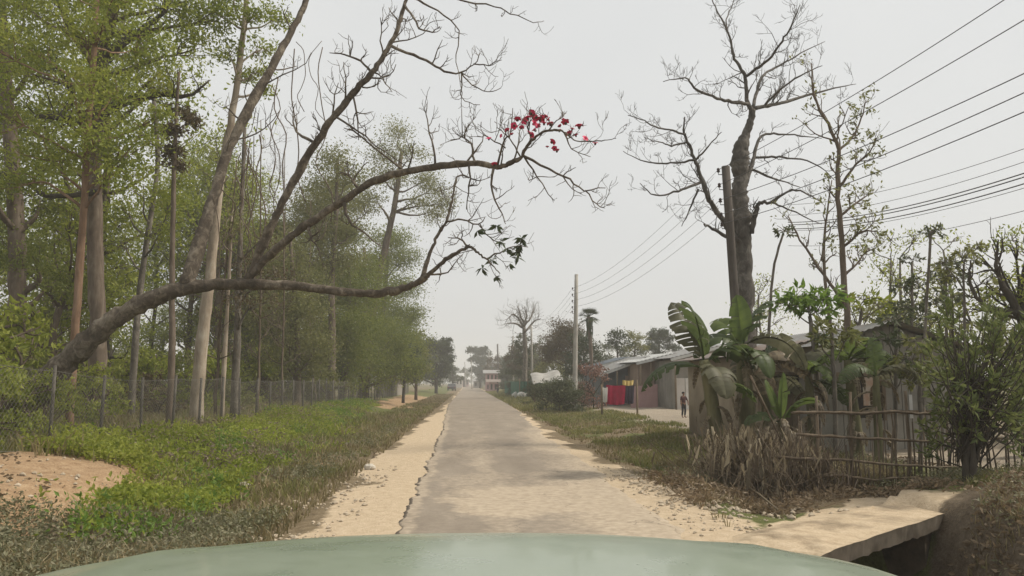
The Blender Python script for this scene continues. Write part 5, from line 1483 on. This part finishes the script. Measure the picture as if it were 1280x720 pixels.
# ------------------------------------------------------------------ fan palm, distant bare tree
def fan_palm(label, Y, px, ybase, ytop, r, seed):
    rng = np.random.default_rng(seed)
    b = at(px + 3, ybase, Y); b[2] = gh(b[0], b[1]) - .1; t = at(px, ytop, Y)
    root = thing('fan_palm', label, 'palm', b)
    mb = MB(); limb(mb, [b, (b + t) / 2 + (.1, 0, 0), t], [.2, .15, .14], 8, 4, .01, rng); mb.build('trunk', M['bark_brown'], root)
    cr = MB()
    for k in range(46):
        a = rng.random() * 6.28; el = rng.uniform(-.7, 1.2); d = np.array((math.cos(a) * math.cos(el), math.sin(a) * math.cos(el), math.sin(el)))
        e = t + d * r * .6; cr.tube([t, e], [.02, .012], 3, cap=False)
        s = np.cross(d, (0, 0, 1)); s /= np.linalg.norm(s); u = np.cross(s, d)
        for j in np.linspace(-1.3, 1.3, 11):
            dd = d * math.cos(j) + s * math.sin(j) + np.array((0, 0, -.25)); q = e + dd * r * .55
            w = u * .0 + np.cross(dd, u) * .03
            cr.add([e - w, e + w, q], np.array([(0, 1, 2)]))
    for k in range(60):
        a = rng.random() * 6.28; z = rng.uniform(.1, 1.2); c = t + np.array((math.cos(a) * .22, math.sin(a) * .22, -z)); cr.add([c, c + (.1, 0, 0), c + (.05, 0, -.5)], np.array([(0, 1, 2)]))
    cr.build('crown', M['leaf_dark'], root, smooth=False)


def twiggy_sapling(label, Y, base, top, seed, spread):
    rng = np.random.default_rng(seed); b = at(*base, Y); b[2] = gh(b[0], b[1]) - .1; t = at(*top, Y)
    root = thing('twiggy_sapling', label, 'tree', b)
    mb = MB(); p, r = limb(mb, [b, b * .6 + t * .4 + rng.normal(size=3) * .1, t], [.055, .04, .015], 6, 6, .02, rng); mb.build('stem', M['stick'], root)
    tw = MB(); twigs_on(tw, p, r, 34, spread, rng, .3, .12, 2, None, .45); tw.build('twigs_crown', M['stick'], root).name = 'crown'


twiggy_sapling('leafless twiggy sapling between the two upright limbs of the leaning tree', 31, (322, 500), (326, 150), 601, 1.3)
twiggy_sapling('leafless twiggy sapling just right of the second upright limb', 36, (352, 500), (356, 190), 602, 1.3)
twiggy_sapling('leafless twiggy sapling close behind the pale thick trunk', 25, (270, 500), (296, 200), 603, 1.1)
twiggy_sapling('leafless twiggy sapling under the long arching limb', 42, (395, 495), (388, 250), 604, 1.2)
fan_palm('fan palm with a small round tuft of fronds right of the concrete pole', 60, 736, 486, 396, .9, 1)


def far_bare():
    rng = np.random.default_rng(61); Y = 80
    b = at(656, 490, Y); b[2] = gh(b[0], b[1]) - .1
    root = thing('distant_bare_tree', 'distant leafless tree with spreading twigs above hazy bushes right of the road', 'tree', b)
    mb = MB(); p, r = limb(mb, [b] + pxl([(656, 460), (656, 430), (655, 408)], Y), [.3, .26, .22, .17], 7, 3, .02, rng); mb.build('trunk', M['bark_grey'], root)
    br = MB()
    for pts in [[(655, 410), (648, 398), (640, 393), (632, 403)], [(655, 408), (650, 392), (646, 382)], [(655, 408), (658, 395), (656, 383)], [(655, 408), (664, 396), (668, 385)], [(656, 415), (668, 402), (676, 398)], [(655, 410), (643, 404), (630, 405)]]:
        q, s = limb(br, pxl([(x, y, rng.normal() * 1) for x, y in pts], Y), [.13, .1, .06, .03], 5, 3, .03, rng); twigs_on(br, q, s, 10, 1.5, rng, .2, .15, 2, None, .6)
    br.build('branches_crown', M['bark_grey'], root)
    return root


_r = far_bare(); _r.children[-1].name = 'crown'


# ------------------------------------------------------------------ prototypes: filler trees and shrubs
def proto_tree(name, label, H, R, trunk_r, bark, leafm, leaf, n, per, seed, low=.4, group=None, cat='tree'):
    rng = np.random.default_rng(seed)
    per *= 3.6; leaf *= .8
    path = [(0, 0, -.2), (rng.normal() * .15, rng.normal() * .15, H * .3), (rng.normal() * .3, rng.normal() * .3, H * .6), (rng.normal() * .4, rng.normal() * .4, H * .9)]
    cl = []
    for k in range(n):
        a = rng.random() * 6.28; f = rng.random(); z = H * (low + (1 - low) * f); rr = R * (rng.random() ** .6) * (1 - .55 * abs(f - .35) / .65)
        cl.append(((math.cos(a) * rr, math.sin(a) * rr, z), R * rng.uniform(.24, .42)))
    return leafy_tree(name, label, (0, 0, 0), [np.array(q, float) for q in path], trunk_r, trunk_r * .35, cl, bark, leafm, leaf, seed=seed, per=per, group=group, cat=cat)


def scatter(proto, spots, label=None, group=None):
    for i, (x, y, s, a) in enumerate(spots):
        o = proto if i == 0 else copy_tree(proto)
        o.location = (x, y, float(gh(x, y)) - .05); o.scale = (s, s, s * random.uniform(.9, 1.15)); o.rotation_euler = (0, 0, a)


rr = random.Random(4)


def spots(n, xr, yr, sr, ok=lambda x, y: True):
    out = []
    while len(out) < n:
        x = rr.uniform(*xr); y = rr.uniform(*yr)
        if ok(x, y): out.append((x, y, rr.uniform(*sr), rr.random() * 6.28))
    return out


G1 = 'trees of the grove behind the chain link fence'
scatter(proto_tree('grove_tree', 'light green slender tree deep in the grove behind the chain link fence', 11, 2.8, .16, M['bark_brown'], M['leaf_light'], .22, 22, 75, 201, .3, G1), spots(13, (-34, -11), (24, 70), (.75, 1.15)))
scatter(proto_tree('grove_tree', 'darker bushy tree deep in the grove behind the chain link fence', 10, 3.2, .2, M['bark_dark'], M['leaf_mid'], .22, 24, 75, 202, .3, G1), spots(9, (-40, -12), (28, 80), (.7, 1.1)))
scatter(proto_tree('grove_tree', 'pale trunked olive tree deep in the grove behind the chain link fence', 12, 2.4, .17, M['bark_pale'], M['leaf_olive'], .22, 20, 100, 203, .35, G1), spots(12, (-30, -10.5), (26, 85), (.7, 1.05)))
scatter(proto_tree('grove_tree', 'tall wide crowned yellow green tree in the grove behind the chain link fence', 14, 4.2, .2, M['bark_brown'], M['leaf_light'], .2, 30, 60, 213, .22, G1), spots(9, (-30, -12.5), (27, 58), (.7, 1.1), lambda x, y: x < -11.5 - .05 * (y - 20)))
G2 = 'shrubs of the undergrowth behind the chain link fence'
scatter(proto_tree('undergrowth_shrub', 'leafy green shrub in the undergrowth behind the chain link fence', 1.7, 1.0, .03, M['bark_brown'], M['leaf_light'], .13, 16, 330, 204, .12, G2, 'shrub'), [(-8.6, 14.6, .95, 1), (-9.3, 15.3, 1.15, 2), (-8.0, 13.2, .7, 3), (-8.3, 16.5, .85, 4), (-9.9, 16.6, 1.2, 5)] + spots(34, (-24, -8.2), (13, 60), (.7, 1.7), lambda x, y: x < -8.2 - .05 * (y - 13)))
scatter(proto_tree('undergrowth_shrub', 'brownish half dry shrub in the undergrowth behind the chain link fence', 1.5, 1.0, .03, M['bark_brown'], M['leaf_olive'], .13, 14, 340, 205, .1, G2, 'shrub'), spots(36, (-22, -8.0), (12, 60), (.7, 1.5)))
scatter(proto_tree('undergrowth_shrub', 'rusty leafless looking shrub in the undergrowth behind the chain link fence', 1.5, .9, .03, M['bark_dark'], M['leaf_rust'], .11, 12, 300, 206, .1, G2, 'shrub'), spots(16, (-18, -8.0), (13, 50), (.7, 1.5)))
G3 = 'hazy trees far off beside the road'
far_ok = lambda x, y: (x < -7 or x > 9) and not (4 < x < 30 and y < 75)
scatter(proto_tree('far_tree', 'bushy grey green tree fading into the far haze', 9, 4.2, .22, M['bark_dark'], M['leaf_grey'], .45, 26, 26, 207, .2, G3), spots(34, (-90, -8), (95, 420), (.7, 1.2)) + spots(30, (13, 110), (85, 420), (.6, .95)))
scatter(proto_tree('far_tree', 'dark dense tree fading into the far haze', 8, 3.8, .22, M['bark_dark'], M['leaf_dark'], .45, 26, 26, 208, .2, G3), spots(22, (-80, -9), (110, 420), (.7, 1.1)) + spots(22, (12, 100), (95, 430), (.5, .9)) + spots(14, (6, 14), (150, 420), (.5, .9)) + spots(8, (-30, 30), (430, 560), (.9, 1.3)))
G4 = 'bushes on the right verge'
bush = proto_tree('verge_bush', 'grey green bush on the right verge before the concrete pole', 1.7, 1.1, .03, M['bark_dark'], M['leaf_grey'], .13, 18, 300, 209, .1, G4, 'bush')
vb = []
for (x, y, Y, s) in [(682, 505, 44, 1.0), (700, 510, 42, 1.05), (716, 508, 42, .9), (668, 500, 58, 1.0), (708, 505, 47, 1.2), (690, 500, 52, 1.1), (728, 506, 46, .8), (640, 494, 90, 1.1), (633, 492, 104, 1.1), (650, 494, 100, 1.2)]:
    q = at(x, y, Y); vb.append((q[0], Y, s * .95, rr.random() * 6))
scatter(bush, vb)
scatter(proto_tree('dry_bush', 'rusty dry bush with reddish leaves left of the hanging cloths', 1.9, 1.0, .03, M['bark_dark'], M['leaf_pinkish'], .13, 16, 330, 210, .12, None, 'bush'), [(at(741, 500, 45)[0], 45, 1.15, 1)])
G5 = 'bushes round the houses on the right'
hb = proto_tree('house_bush', 'leafy bush behind the fence and houses at the right', 2.2, 1.2, .04, M['bark_dark'], M['leaf_olive'], .12, 16, 150, 211, .15, G5, 'bush')
scatter(hb, [(11.5, 14.0, 1.0, 0), (12.5, 18, 1.3, 2), (11.0, 21, 1.5, 1), (13.5, 24, 1.7, 3), (12.5, 13.4, .9, 4), (9.7, 11.6, .7, 5), (9.3, 26, 1.2, 5), (14, 20, 1.8, 2)])
scatter(proto_tree('house_tree', 'thin crowned tree behind the houses at the right', 6, 1.9, .09, M['bark_grey'], M['leaf_light'], .15, 12, 40, 212, .4, 'trees behind the houses on the right'), [(13.8, 26, .9, 0), (15.5, 27, 1.0, 2), (11, 30, .8, 1), (17.5, 28, 1.0, 4), (19.5, 27, 1.1, 5), (13, 34, .9, 3)])


# ------------------------------------------------------------------ ground cover
def ground_cover():
    rng = np.random.default_rng(301)
    # bright leafy weeds on the left bank
    n = 19000
    y = 8.6 + (52 - 8.6) * rng.random(n) ** 1.7; x = rng.uniform(-6.9, -2.2, n)
    edge = -3.45 - .075 * np.clip(y - 20, 0, 100) + (fbm(x * .5, y * .5, 71) - .47) * 1.8
    keep = (x < edge) & (fbm(x * .9, y * .9, 77) > .34) & ~((x < -4.7 + (fbm(x, y, 3) - .5)) & (y < 13.2)) & ~((y < 10.2) & (x < -4.0))
    x, y = x[keep], y[keep]
    hgt = .10 + .34 * fbm(x * .55, y * .55, 83) * sm(0, 1.2, edge[keep] - x + .1)
    mb = MB()
    for k in range(11):
        px_ = x + rng.normal(size=len(x)) * .1; py_ = y + rng.normal(size=len(x)) * .1
        z = gh(x, y) + hgt * (rng.random(len(x)) ** .6)
        leaf_quads(mb, np.stack([px_, py_, z], 1), .066, -.1, .62, rng, .3)
    kind(mb.build('weeds', M['weed'], smooth=False), 'stuff')
    # taller sprigs, dead stalks and olive patches among them
    for nm_, mt, thr, sd, cnt, sz, hh in (('tall_weeds', 'leaf_bright', .5, 141, 2600, .075, .55), ('dead_weeds', 'dry_pale', .53, 143, 1500, .08, .42), ('broad_leaved_weeds', 'leaf_light', .48, 147, 2600, .085, .5)):
        mb = MB(); k = rng.integers(0, len(x), cnt); k = k[fbm(x[k] * .7, y[k] * .7, sd) > thr]
        xx = x[k] + rng.normal(size=len(k)) * .25; yy = y[k] + rng.normal(size=len(k)) * .25; zz = gh(xx, yy)
        for j in range(12):
            leaf_quads(mb, np.stack([xx + rng.normal(size=len(k)) * .05, yy + rng.normal(size=len(k)) * .05, zz + hh * hgt[k] / .3 * (.25 + .75 * rng.random(len(k)))], 1), sz, -.2, .42, rng)
        kind(mb.build(nm_, M[mt], smooth=False), 'stuff')
    # grey scrub on the near left and in the ditch
    mb = MB()
    for (xr, yr, n, dens) in [((-7.5, -2.2), (6.3, 10.0), 2200, .38), ((4.6, 8.8), (5.5, 9.8), 330, .46), ((5.6, 8.6), (10.9, 12.3), 350, .46), ((3.4, 5.2), (11.4, 13), 260, .48), ((3.3, 5.2), (12.4, 14.4), 420, .44), ((-3.4, -2.3), (10, 30), 700, .5), ((4.4, 7.4), (12, 16), 900, .4)]:
        x = rng.uniform(*xr, n); y = rng.uniform(*yr, n); d, t = track_d(x, y)
        k = (fbm(x * 1.1, y * 1.1, 91) > dens) & ((d > .95) | (t > 5.6)); x, y = x[k], y[k]
        for j in range(14):
            z = gh(x, y) + rng.random(len(x)) * .2 * (1 if xr[0] < 0 else .9)
            leaf_quads(mb, np.stack([x + rng.normal(size=len(x)) * .1, y + rng.normal(size=len(x)) * .1, z], 1), .05, .1, .45, rng, .2)
    kind(mb.build('ground_scrub', M['scrub'], smooth=False), 'stuff')

    # dry brown scrub before the brush heap and on the ditch bank
    mb = MB()
    for (xr, yr, n, dens) in [((2.9, 6.4), (10.0, 13.2), 1100, .40), ((4.9, 8.8), (5.5, 9.9), 900, .42)]:
        x = rng.uniform(*xr, n); y = rng.uniform(*yr, n); d, t = track_d(x, y)
        k = (fbm(x * 1.2, y * 1.2, 191) > dens) & ((d > .9) | (t > 5.4)); x, y = x[k], y[k]
        for j in range(7):
            z = gh(x, y) + rng.random(len(x)) * .13
            leaf_quads(mb, np.stack([x + rng.normal(size=len(x)) * .09, y + rng.normal(size=len(x)) * .09, z], 1), .075, .05, .4, rng, .3)
        for a, b in zip(x[::4], y[::4]):
            p = np.array((a, b, float(gh(a, b)))); q = p + np.array((rng.normal() * .22, rng.normal() * .22, rng.uniform(.02, .3)))
            mb.tube([p, (p + q) / 2 + rng.normal(size=3) * .02, q], [.006, .005, .003], 3, cap=False)
    kind(mb.build('dry_scrub', M['dry_leaf'], smooth=False), 'stuff')

    # grass blades
    def blades(name, regions, mat):
        mb = MB()
        for (xr, yr, n, h, thr, sd) in regions:
            yy = yr[0] + (yr[1] - yr[0]) * rng.random(n) ** 1.5; xx = rng.uniform(*xr, n)
            d, t = track_d(xx, yy)
            k = (fbm(xx * .8, yy * .8, sd) > thr) & ((d > .95) | (yy > 14) | (t > 5.8)) & ~((xx < -4.5 + (fbm(xx, yy, 3) - .5)) & (xx > -7.2) & (yy < 13.0 + (fbm(xx * 2, yy, 5) - .5))); xx, yy = xx[k], yy[k]; m = len(xx)
            p = np.stack([xx, yy, gh(xx, yy) - .01], 1)
            a = rng.random(m) * 6.28; w = np.stack([np.cos(a), np.sin(a), 0 * a], 1) * (.006 + .0004 * yy)[:, None]
            hh = h * (.4 + .9 * rng.random(m)); ln = rng.normal(size=(m, 2)) * .45 * hh[:, None]
            tip = p + np.concatenate([ln, hh[:, None]], 1)
            mid = p + np.concatenate([ln * .3, hh[:, None] * .6], 1)
            v = np.stack([p - w, p + w, mid + w * .8, mid - w * .8, tip], 1).reshape(-1, 3)
            i = np.arange(m)[:, None] * 5
            mb.add(v, [i + np.array([[0, 1, 2, 3]]), i + np.array([[3, 2, 4]])])
        kind(mb.build(name, mat, smooth=False), 'stuff')
    blades('grass', [((3.3, 7.5), (13.5, 45), 26000, .13, .44, 101), ((-4.5, -2.2), (9, 60), 14000, .16, .46, 103), ((-14, -6.6), (10, 45), 22000, .3, .42, 105), ((-6.6, -3.8), (9.5, 40), 7000, .3, .48, 106), ((2.9, 6), (45, 130), 6000, .3, .4, 107), ((6.6, 9.5), (10.5, 12.5), 3000, .16, .48, 109)], M['grass'])
    blades('dry_grass', [((-4.2, -1.95), (8, 110), 20000, .14, .42, 111), ((2.9, 6.5), (9, 60), 15000, .12, .46, 113), ((-12, -6), (9, 40), 14000, .35, .45, 115), ((4, 9), (6, 13), 3500, .13, .47, 117), ((4.7, 8.9), (5.7, 10), 6000, .13, .42, 118), ((-6.5, -3.0), (9, 40), 7000, .3, .47, 119), ((-6.5, -2.2), (6.8, 10.2), 5000, .22, .42, 120), ((3.6, 6.6), (11.8, 15.5), 5000, .3, .4, 119)], M['grass_dry'])
    # litter of dead leaves
    mb = MB()
    for (xr, yr, n) in [((-7.5, -2), (7, 16), 3000), ((3.2, 8.5), (6, 16), 4500), ((4.0, 8.5), (5.5, 10.5), 7000), ((3, 7), (16, 34), 1800), ((-3.6, -2), (16, 40), 1200)]:
        x = rng.uniform(*xr, n); y = rng.uniform(*yr, n); d, t = track_d(x, y)
        k = (fbm(x * 1.3, y * 1.3, 121) > .45) & ((d > .75) | (t > 5.6)); x, y = x[k], y[k]
        leaf_quads(mb, np.stack([x, y, gh(x, y) + .012], 1), .07, .0, .55, rng, .9)
    kind(mb.build('leaf_litter', M['dry_leaf'], smooth=False), 'stuff')
    # broken stones along both road edges and in the heap at right
    mb = MB()
    t12 = np.array([(0, 0, 1), (.9, 0, .3), (.28, .85, .3), (-.73, .53, .25), (-.7, -.5, .35), (.3, -.87, .25), (.6, .45, -.5), (-.25, .7, -.5), (-.8, 0, -.5), (-.2, -.7, -.5), (.6, -.4, -.5)])
    tf = np.array([(0, 1, 2), (0, 2, 3), (0, 3, 4), (0, 4, 5), (0, 5, 1), (1, 6, 2), (2, 6, 7), (2, 7, 3), (3, 7, 8), (3, 8, 4), (4, 8, 9), (4, 9, 5), (5, 9, 10), (5, 10, 1), (1, 10, 6)])
    for (xr, yr, n, s, thr) in [((-2.3, -1.3), (8, 16), 420, .022, .4), ((-2.7, -1.7), (8, 14), 350, .03, .46), ((2.2, 3.6), (8.5, 15.5), 900, .015, .42), ((2.5, 3.6), (10.2, 14.0), 500, .026, .42), ((-7, -4.5), (8.5, 13), 260, .025, .42), ((3.0, 5.0), (9.0, 12.5), 300, .03, .5)]:
        x = rng.uniform(*xr, n); y = rng.uniform(*yr, n); k = fbm(x * 1.5, y * 1.5, 131) > thr; x, y = x[k], y[k]
        for a, b in zip(x, y):
            sc = s * (.35 + rng.random() ** 2 * 1.6); R = np.array(Matrix.Rotation(rng.random() * 6, 3, 'Z'))
            v = (t12 * (1 + rng.normal(size=t12.shape) * .18)) @ R.T * sc * np.array((1, 1, .7))
            z = float(gh(a, b)) if not (-.9 < a < 2.2) else .03
            mb.add(v + (a, b, z + sc * .25), tf)
    kind(mb.build('gravel', M['stone'], smooth=False), 'stuff')


ground_cover()


# pale block and a few single stones on the bank
for k, (px_, py_, s, lab) in enumerate([(133, 582, (.34, .2, .13), 'pale lump of old concrete lying at the top of the bare earth bank'), (520 / 1.845 * .0 + 306, 600, (.1, .08, .06), 'small white stone at the edge of the green weeds on the left'), (462, 578, (.12, .09, .07), 'small pale stone beside the left sand shoulder')]):
    p = gnd(px_, py_, .1); p[2] = gh(p[0], p[1])
    mb = MB(); mb.ball(p + (0, 0, s[2] * .5), s, lump=.13, seed=k + 5, n=6, m=9)
    tag(mb.build('stone', M['stone_pale'], origin=p, smooth=False), lab, 'stone')


# ------------------------------------------------------------------ dry brush heap and fallen sticks
def brush():
    rng = np.random.default_rng(401)
    mb = MB()
    for k in range(900):
        f = rng.random(); x = 4.4 + rng.normal() * .36 + f * .55; y = 12.9 + rng.normal() * .55 - f * .8; z = max(float(gh(x, y)), -.1)
        a = rng.random() * 6.28; up = rng.uniform(.15, 1.8); L = rng.uniform(.3, 1.0) * (1.25 - .45 * f)
        d = np.array((math.cos(a) * .6, math.sin(a) * .6, up)); d /= np.linalg.norm(d)
        p = np.array((x, y, z + rng.random() * .25)); q = p + d * L
        mid = (p + q) / 2 + rng.normal(size=3) * .05
        mb.tube([p, mid, q], [.008, .006, .003], 3, cap=False)
    kind(mb.build('dry_brush', M['stick'], smooth=False), 'stuff')
    lf = MB()
    for k in range(1700):
        f = rng.random(); x = 4.35 + rng.normal() * .33 + f * .5; y = 13.1 + rng.normal() * .5 - f * .7
        z = float(gh(x, y)) + rng.random() * 1.05 * (1 - .4 * f)
        a = rng.random() * 6.28
        L = rng.uniform(.15, .5); w = rng.uniform(.006, .024)
        p = np.array((x, y, z)); d = np.array((math.cos(a) * .7 * rng.random(), math.sin(a) * .7 * rng.random(), -1.0)); s = np.array((-math.sin(a), math.cos(a), 0)) * w
        lf.add([p - s, p + s, p + d * L * .6 + s * .8 + rng.normal(size=3) * .03, p + d * L * .6 - s * .8, p + d * L], [np.array([(0, 1, 2, 3)]), np.array([(3, 2, 4)])])
    kind(lf.build('dry_leaf_thatch', M['thatch'], smooth=False), 'stuff')
    for k, (x0, y0, x1, y1) in enumerate([(932, 607, 972, 637), (1045, 605, 1000, 560), (938, 470, 985, 570)]):
        a = gnd(x0, y0, .05); b = gnd(x1, y1, .03)
        if k: a = at(x0, y0, 12.2); b = at(x1, y1, 12.6)
        m = MB(); m.tube([a, (a + b) / 2 + (0, 0, .02), b], [.018, .015, .012], 6)
        tag(m.build('fallen_stick', M['dry_pale'] if k == 0 else M['stick'], origin=a), ['pale broken stick lying on the ground in front of the dry brush', 'thin stick propped at a slant against the stick fence', 'long dark stick leaning in front of the banana plants'][k], 'stick')


brush()


# ------------------------------------------------------------------ culvert slab
def culvert():
    A = np.array((3.05, 7.25)); B = np.array((6.2, 9.97)); d = (B - A) / np.linalg.norm(B - A); nrm = np.array((-d[1], d[0])); Wd = 1.15
    base = (*((A + B) / 2), 0)
    root = thing('culvert_slab', 'concrete culvert slab under the sandy side track, its dark edge spanning the ditch', 'culvert', base)
    rng = np.random.default_rng(5)
    n, m = 46, 22; V = []
    for i in range(n):
        for j in range(m):
            f = i / (n - 1); h = j / (m - 1)
            q = A + (B - A) * f + nrm * (Wd * h + (.02 * fbm(f * 30, 0, 5) + .004 * ((i * 7919) % 5 - 2) / 2) * (j == 0))
            V.append((*q, .02 + .03 * fbm(q[0] * 2, q[1] * 2, 7) * (1 - h ** 3) - .03 * max(0, h - .75) / .25 - .05 * max(0, .14 - f) / .14))
    V = np.array(V).reshape(n, m, 3)
    top = MB(); top.add(V.reshape(-1, 3), grid_faces(n, m))
    M_, nt, out = newmat('slab_sand')
    tc = nt.nodes.new('ShaderNodeTexCoord'); n2 = noise(nt, tc.outputs['Object'], 7, 6, .65); n3 = noise(nt, tc.outputs['Object'], 38, 4, .7)
    fine = mth(nt, 'ADD', mth(nt, 'MULTIPLY', n2, .5), mth(nt, 'MULTIPLY', n3, .5))
    n5 = noise(nt, tc.outputs['Object'], 1.6, 5, .6)
    surf(nt, out, mix(nt, ramp(nt, n5, [(.46, 0.0), (.66, .85)]), ramp(nt, fine, [(.33, (.36, .272, .178)), (.5, (.48, .378, .258)), (.67, (.59, .48, .345))]), ramp(nt, fine, [(.35, (.11, .082, .052)), (.65, (.25, .195, .13))])), .95, fine, .6, .04)
    top.build('sand_cover', M_, root)
    sl = MB(); hgt = .17
    e = V[:, 0]
    lo = e - np.array((0, 0, hgt)); lo[:, :2] += nrm * .02
    jit = np.stack([rng.normal(size=n) * .005, rng.normal(size=n) * .005, rng.normal(size=n) * .008], 1)
    E = np.stack([e - (0, 0, .004), lo + jit], 1)
    sl.add(E.reshape(-1, 3), grid_faces(n, 2)[:, ::-1])
    bt = np.stack([lo + jit, lo + np.array((*(nrm * Wd), 0))], 1); sl.add(bt.reshape(-1, 3), grid_faces(n, 2)[:, ::-1])
    bk = np.stack([V[:, -1] - (0, 0, .004), V[:, -1] - (0, 0, hgt)], 1); sl.add(bk.reshape(-1, 3), grid_faces(n, 2))
    sl.build('slab', M['concrete'], root, smooth=False)
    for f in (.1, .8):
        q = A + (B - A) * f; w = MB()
        w.box((*(q + nrm * .42), -.62), (.3, .6, .93), rz=math.atan2(d[1], d[0])); w.build('abutment', M['abutment_shade'], root, smooth=False)


culvert()


# ------------------------------------------------------------------ own car
def own_car():
    root = thing('car', 'pale green car bonnet in the foreground seen from inside the car', 'car', (0, 0, 0))
    cx = -.01
    ys = [.45, .7, .95, 1.15, 1.32, 1.45, 1.56, 1.67, 1.78, 1.88, 1.95, 1.98]
    zc = [1.375, 1.371, 1.364, 1.355, 1.344, 1.332, 1.317, 1.294, 1.24, 1.17, 1.07, .95]
    us = np.linspace(-1, 1, 41)
    V = []
    for y, z in zip(ys, zc):
        hw = .745 - .05 * max(0, (y - 1.2) / .8) ** 2
        for u in us:
            crease = .005 * math.exp(-((abs(u) - .7) / .06) ** 2)
            V.append((cx + u * hw, y - .18 * u * u * (y > 1.4) * (y - 1.4) / .55, z - .058 * abs(u) ** 2.6 - .045 * max(0, abs(u) - .93) / .07 + crease))
    mb = MB(); mb.add(V, grid_faces(len(ys), len(us))[:, ::-1])
    mb.build('bonnet', M['hood'], root)
    E = np.array(V).reshape(len(ys), len(us), 3)
    for s, k in ((-1, 0), (1, -1)):
        f = MB(); e = E[:, k]; P = [e + (s * .006, 0, -.008)]
        for off, z in ((.055, -.05), (.085, -.16), (.09, -.4)): P.append(e + np.array((s * off, 0, z)))
        P.append(np.stack([e[:, 0] + s * .085, e[:, 1], np.full(len(e), .5)], 1))
        W = np.stack(P, 1); f.add(W.reshape(-1, 3), grid_faces(len(e), 5)); f.build('fender', M['hood'], root)
        w = MB(); c = np.array((cx + s * .72, 1.25, .36)); w.tube([c - (.1, 0, 0), c + (.1, 0, 0)], .36, 20); o = w.build('wheel', M['tyre'], root)
        r = MB(); c2 = c + (s * .104, 0, 0); r.tube([c2 - (.01, 0, 0), c2 + (.01, 0, 0)], .21, 16); r.build('rim', M['chrome'], o)
        h = MB(); h.ball((cx + s * .56, 1.93, .86), (.16, .06, .1)); h.build('headlight', M['glassy'], root)
    g_ = MB(); g_.box((cx, 1.93, .82), (.8, .08, .2)); g_.build('grille', M['rubber'], root, smooth=False)
    b = MB(); b.box((cx, 1.98, .55), (1.6, .16, .26)); b.build('bumper', M['hood'], root, smooth=False)


own_car()

# ------------------------------------------------------------------ haze, light, view
hz = MB(); hz.box((0, 470, 14.5), (1300, 1000, 33))
hm = bpy.data.materials.new('haze'); hm.use_nodes = True; nt = hm.node_tree; nt.nodes.clear()
out = nt.nodes.new('ShaderNodeOutputMaterial'); pv = nt.nodes.new('ShaderNodeVolumePrincipled')
pv.inputs['Color'].default_value = (.93, .92, .90, 1); pv.inputs['Density'].default_value = .0015; pv.inputs['Anisotropy'].default_value = 0.0
nt.links.new(pv.outputs[0], out.inputs['Volume'])
kind(hz.build('haze', hm, smooth=False), 'stuff')

SUN_EL = math.radians(50); SUN_AZ = math.radians(88)      # azimuth from +Y towards +X
sd = bpy.data.lights.new('sun', 'SUN'); sun = bpy.data.objects.new('sun', sd); COL.objects.link(sun)
sd.energy = 3.0; sd.angle = math.radians(7); sd.color = (1, .92, .79)
dv = Vector((math.sin(SUN_AZ) * math.cos(SUN_EL), math.cos(SUN_AZ) * math.cos(SUN_EL), math.sin(SUN_EL)))
sun.rotation_euler = dv.to_track_quat('Z', 'Y').to_euler()
sun.location = (20, 20, 60)

w = bpy.data.worlds.new('World'); SC.world = w; w.use_nodes = True; nt = w.node_tree; nt.nodes.clear()
out = nt.nodes.new('ShaderNodeOutputWorld'); bg = nt.nodes.new('ShaderNodeBackground'); sky = nt.nodes.new('ShaderNodeTexSky')
sky.sky_type = 'NISHITA'; sky.sun_disc = False; sky.sun_elevation = SUN_EL; sky.sun_rotation = SUN_AZ; sky.dust_density = 6; sky.air_density = 1.5
hs = nt.nodes.new('ShaderNodeHueSaturation'); hs.inputs['Saturation'].default_value = .25
nt.links.new(sky.outputs[0], hs.inputs['Color'])
mx = nt.nodes.new('ShaderNodeMix'); mx.data_type = 'RGBA'; mx.inputs[0].default_value = .85
nt.links.new(hs.outputs[0], mx.inputs[6]); mx.inputs[7].default_value = (6.9, 7.0, 6.95, 1)
tcw = nt.nodes.new('ShaderNodeTexCoord'); cn = noise(nt, tcw.outputs['Generated'], 2.2, 5, .5)
cl_ = mix(nt, 1.0, mx.outputs[2], ramp(nt, cn, [(.3, (.955, .96, .97)), (.7, (1.04, 1.035, 1.03))]), 'MULTIPLY')
nt.links.new(cl_, bg.inputs['Color']); bg.inputs['Strength'].default_value = .1
nt.links.new(bg.outputs[0], out.inputs['Surface'])

SC.view_settings.view_transform = 'Standard'
SC.view_settings.look = 'None'
SC.view_settings.exposure = .22
SC.view_settings.gamma = 1
cy = SC.cycles
cy.use_denoising = True
try: cy.denoiser = 'OPENIMAGEDENOISE'
except Exception: pass
cy.max_bounces = 5; cy.diffuse_bounces = 3; cy.glossy_bounces = 2; cy.transmission_bounces = 3; cy.volume_bounces = 1
cy.use_adaptive_sampling = True; cy.adaptive_threshold = .02

for o in bpy.data.objects:
    if '_o' in o: del o['_o']
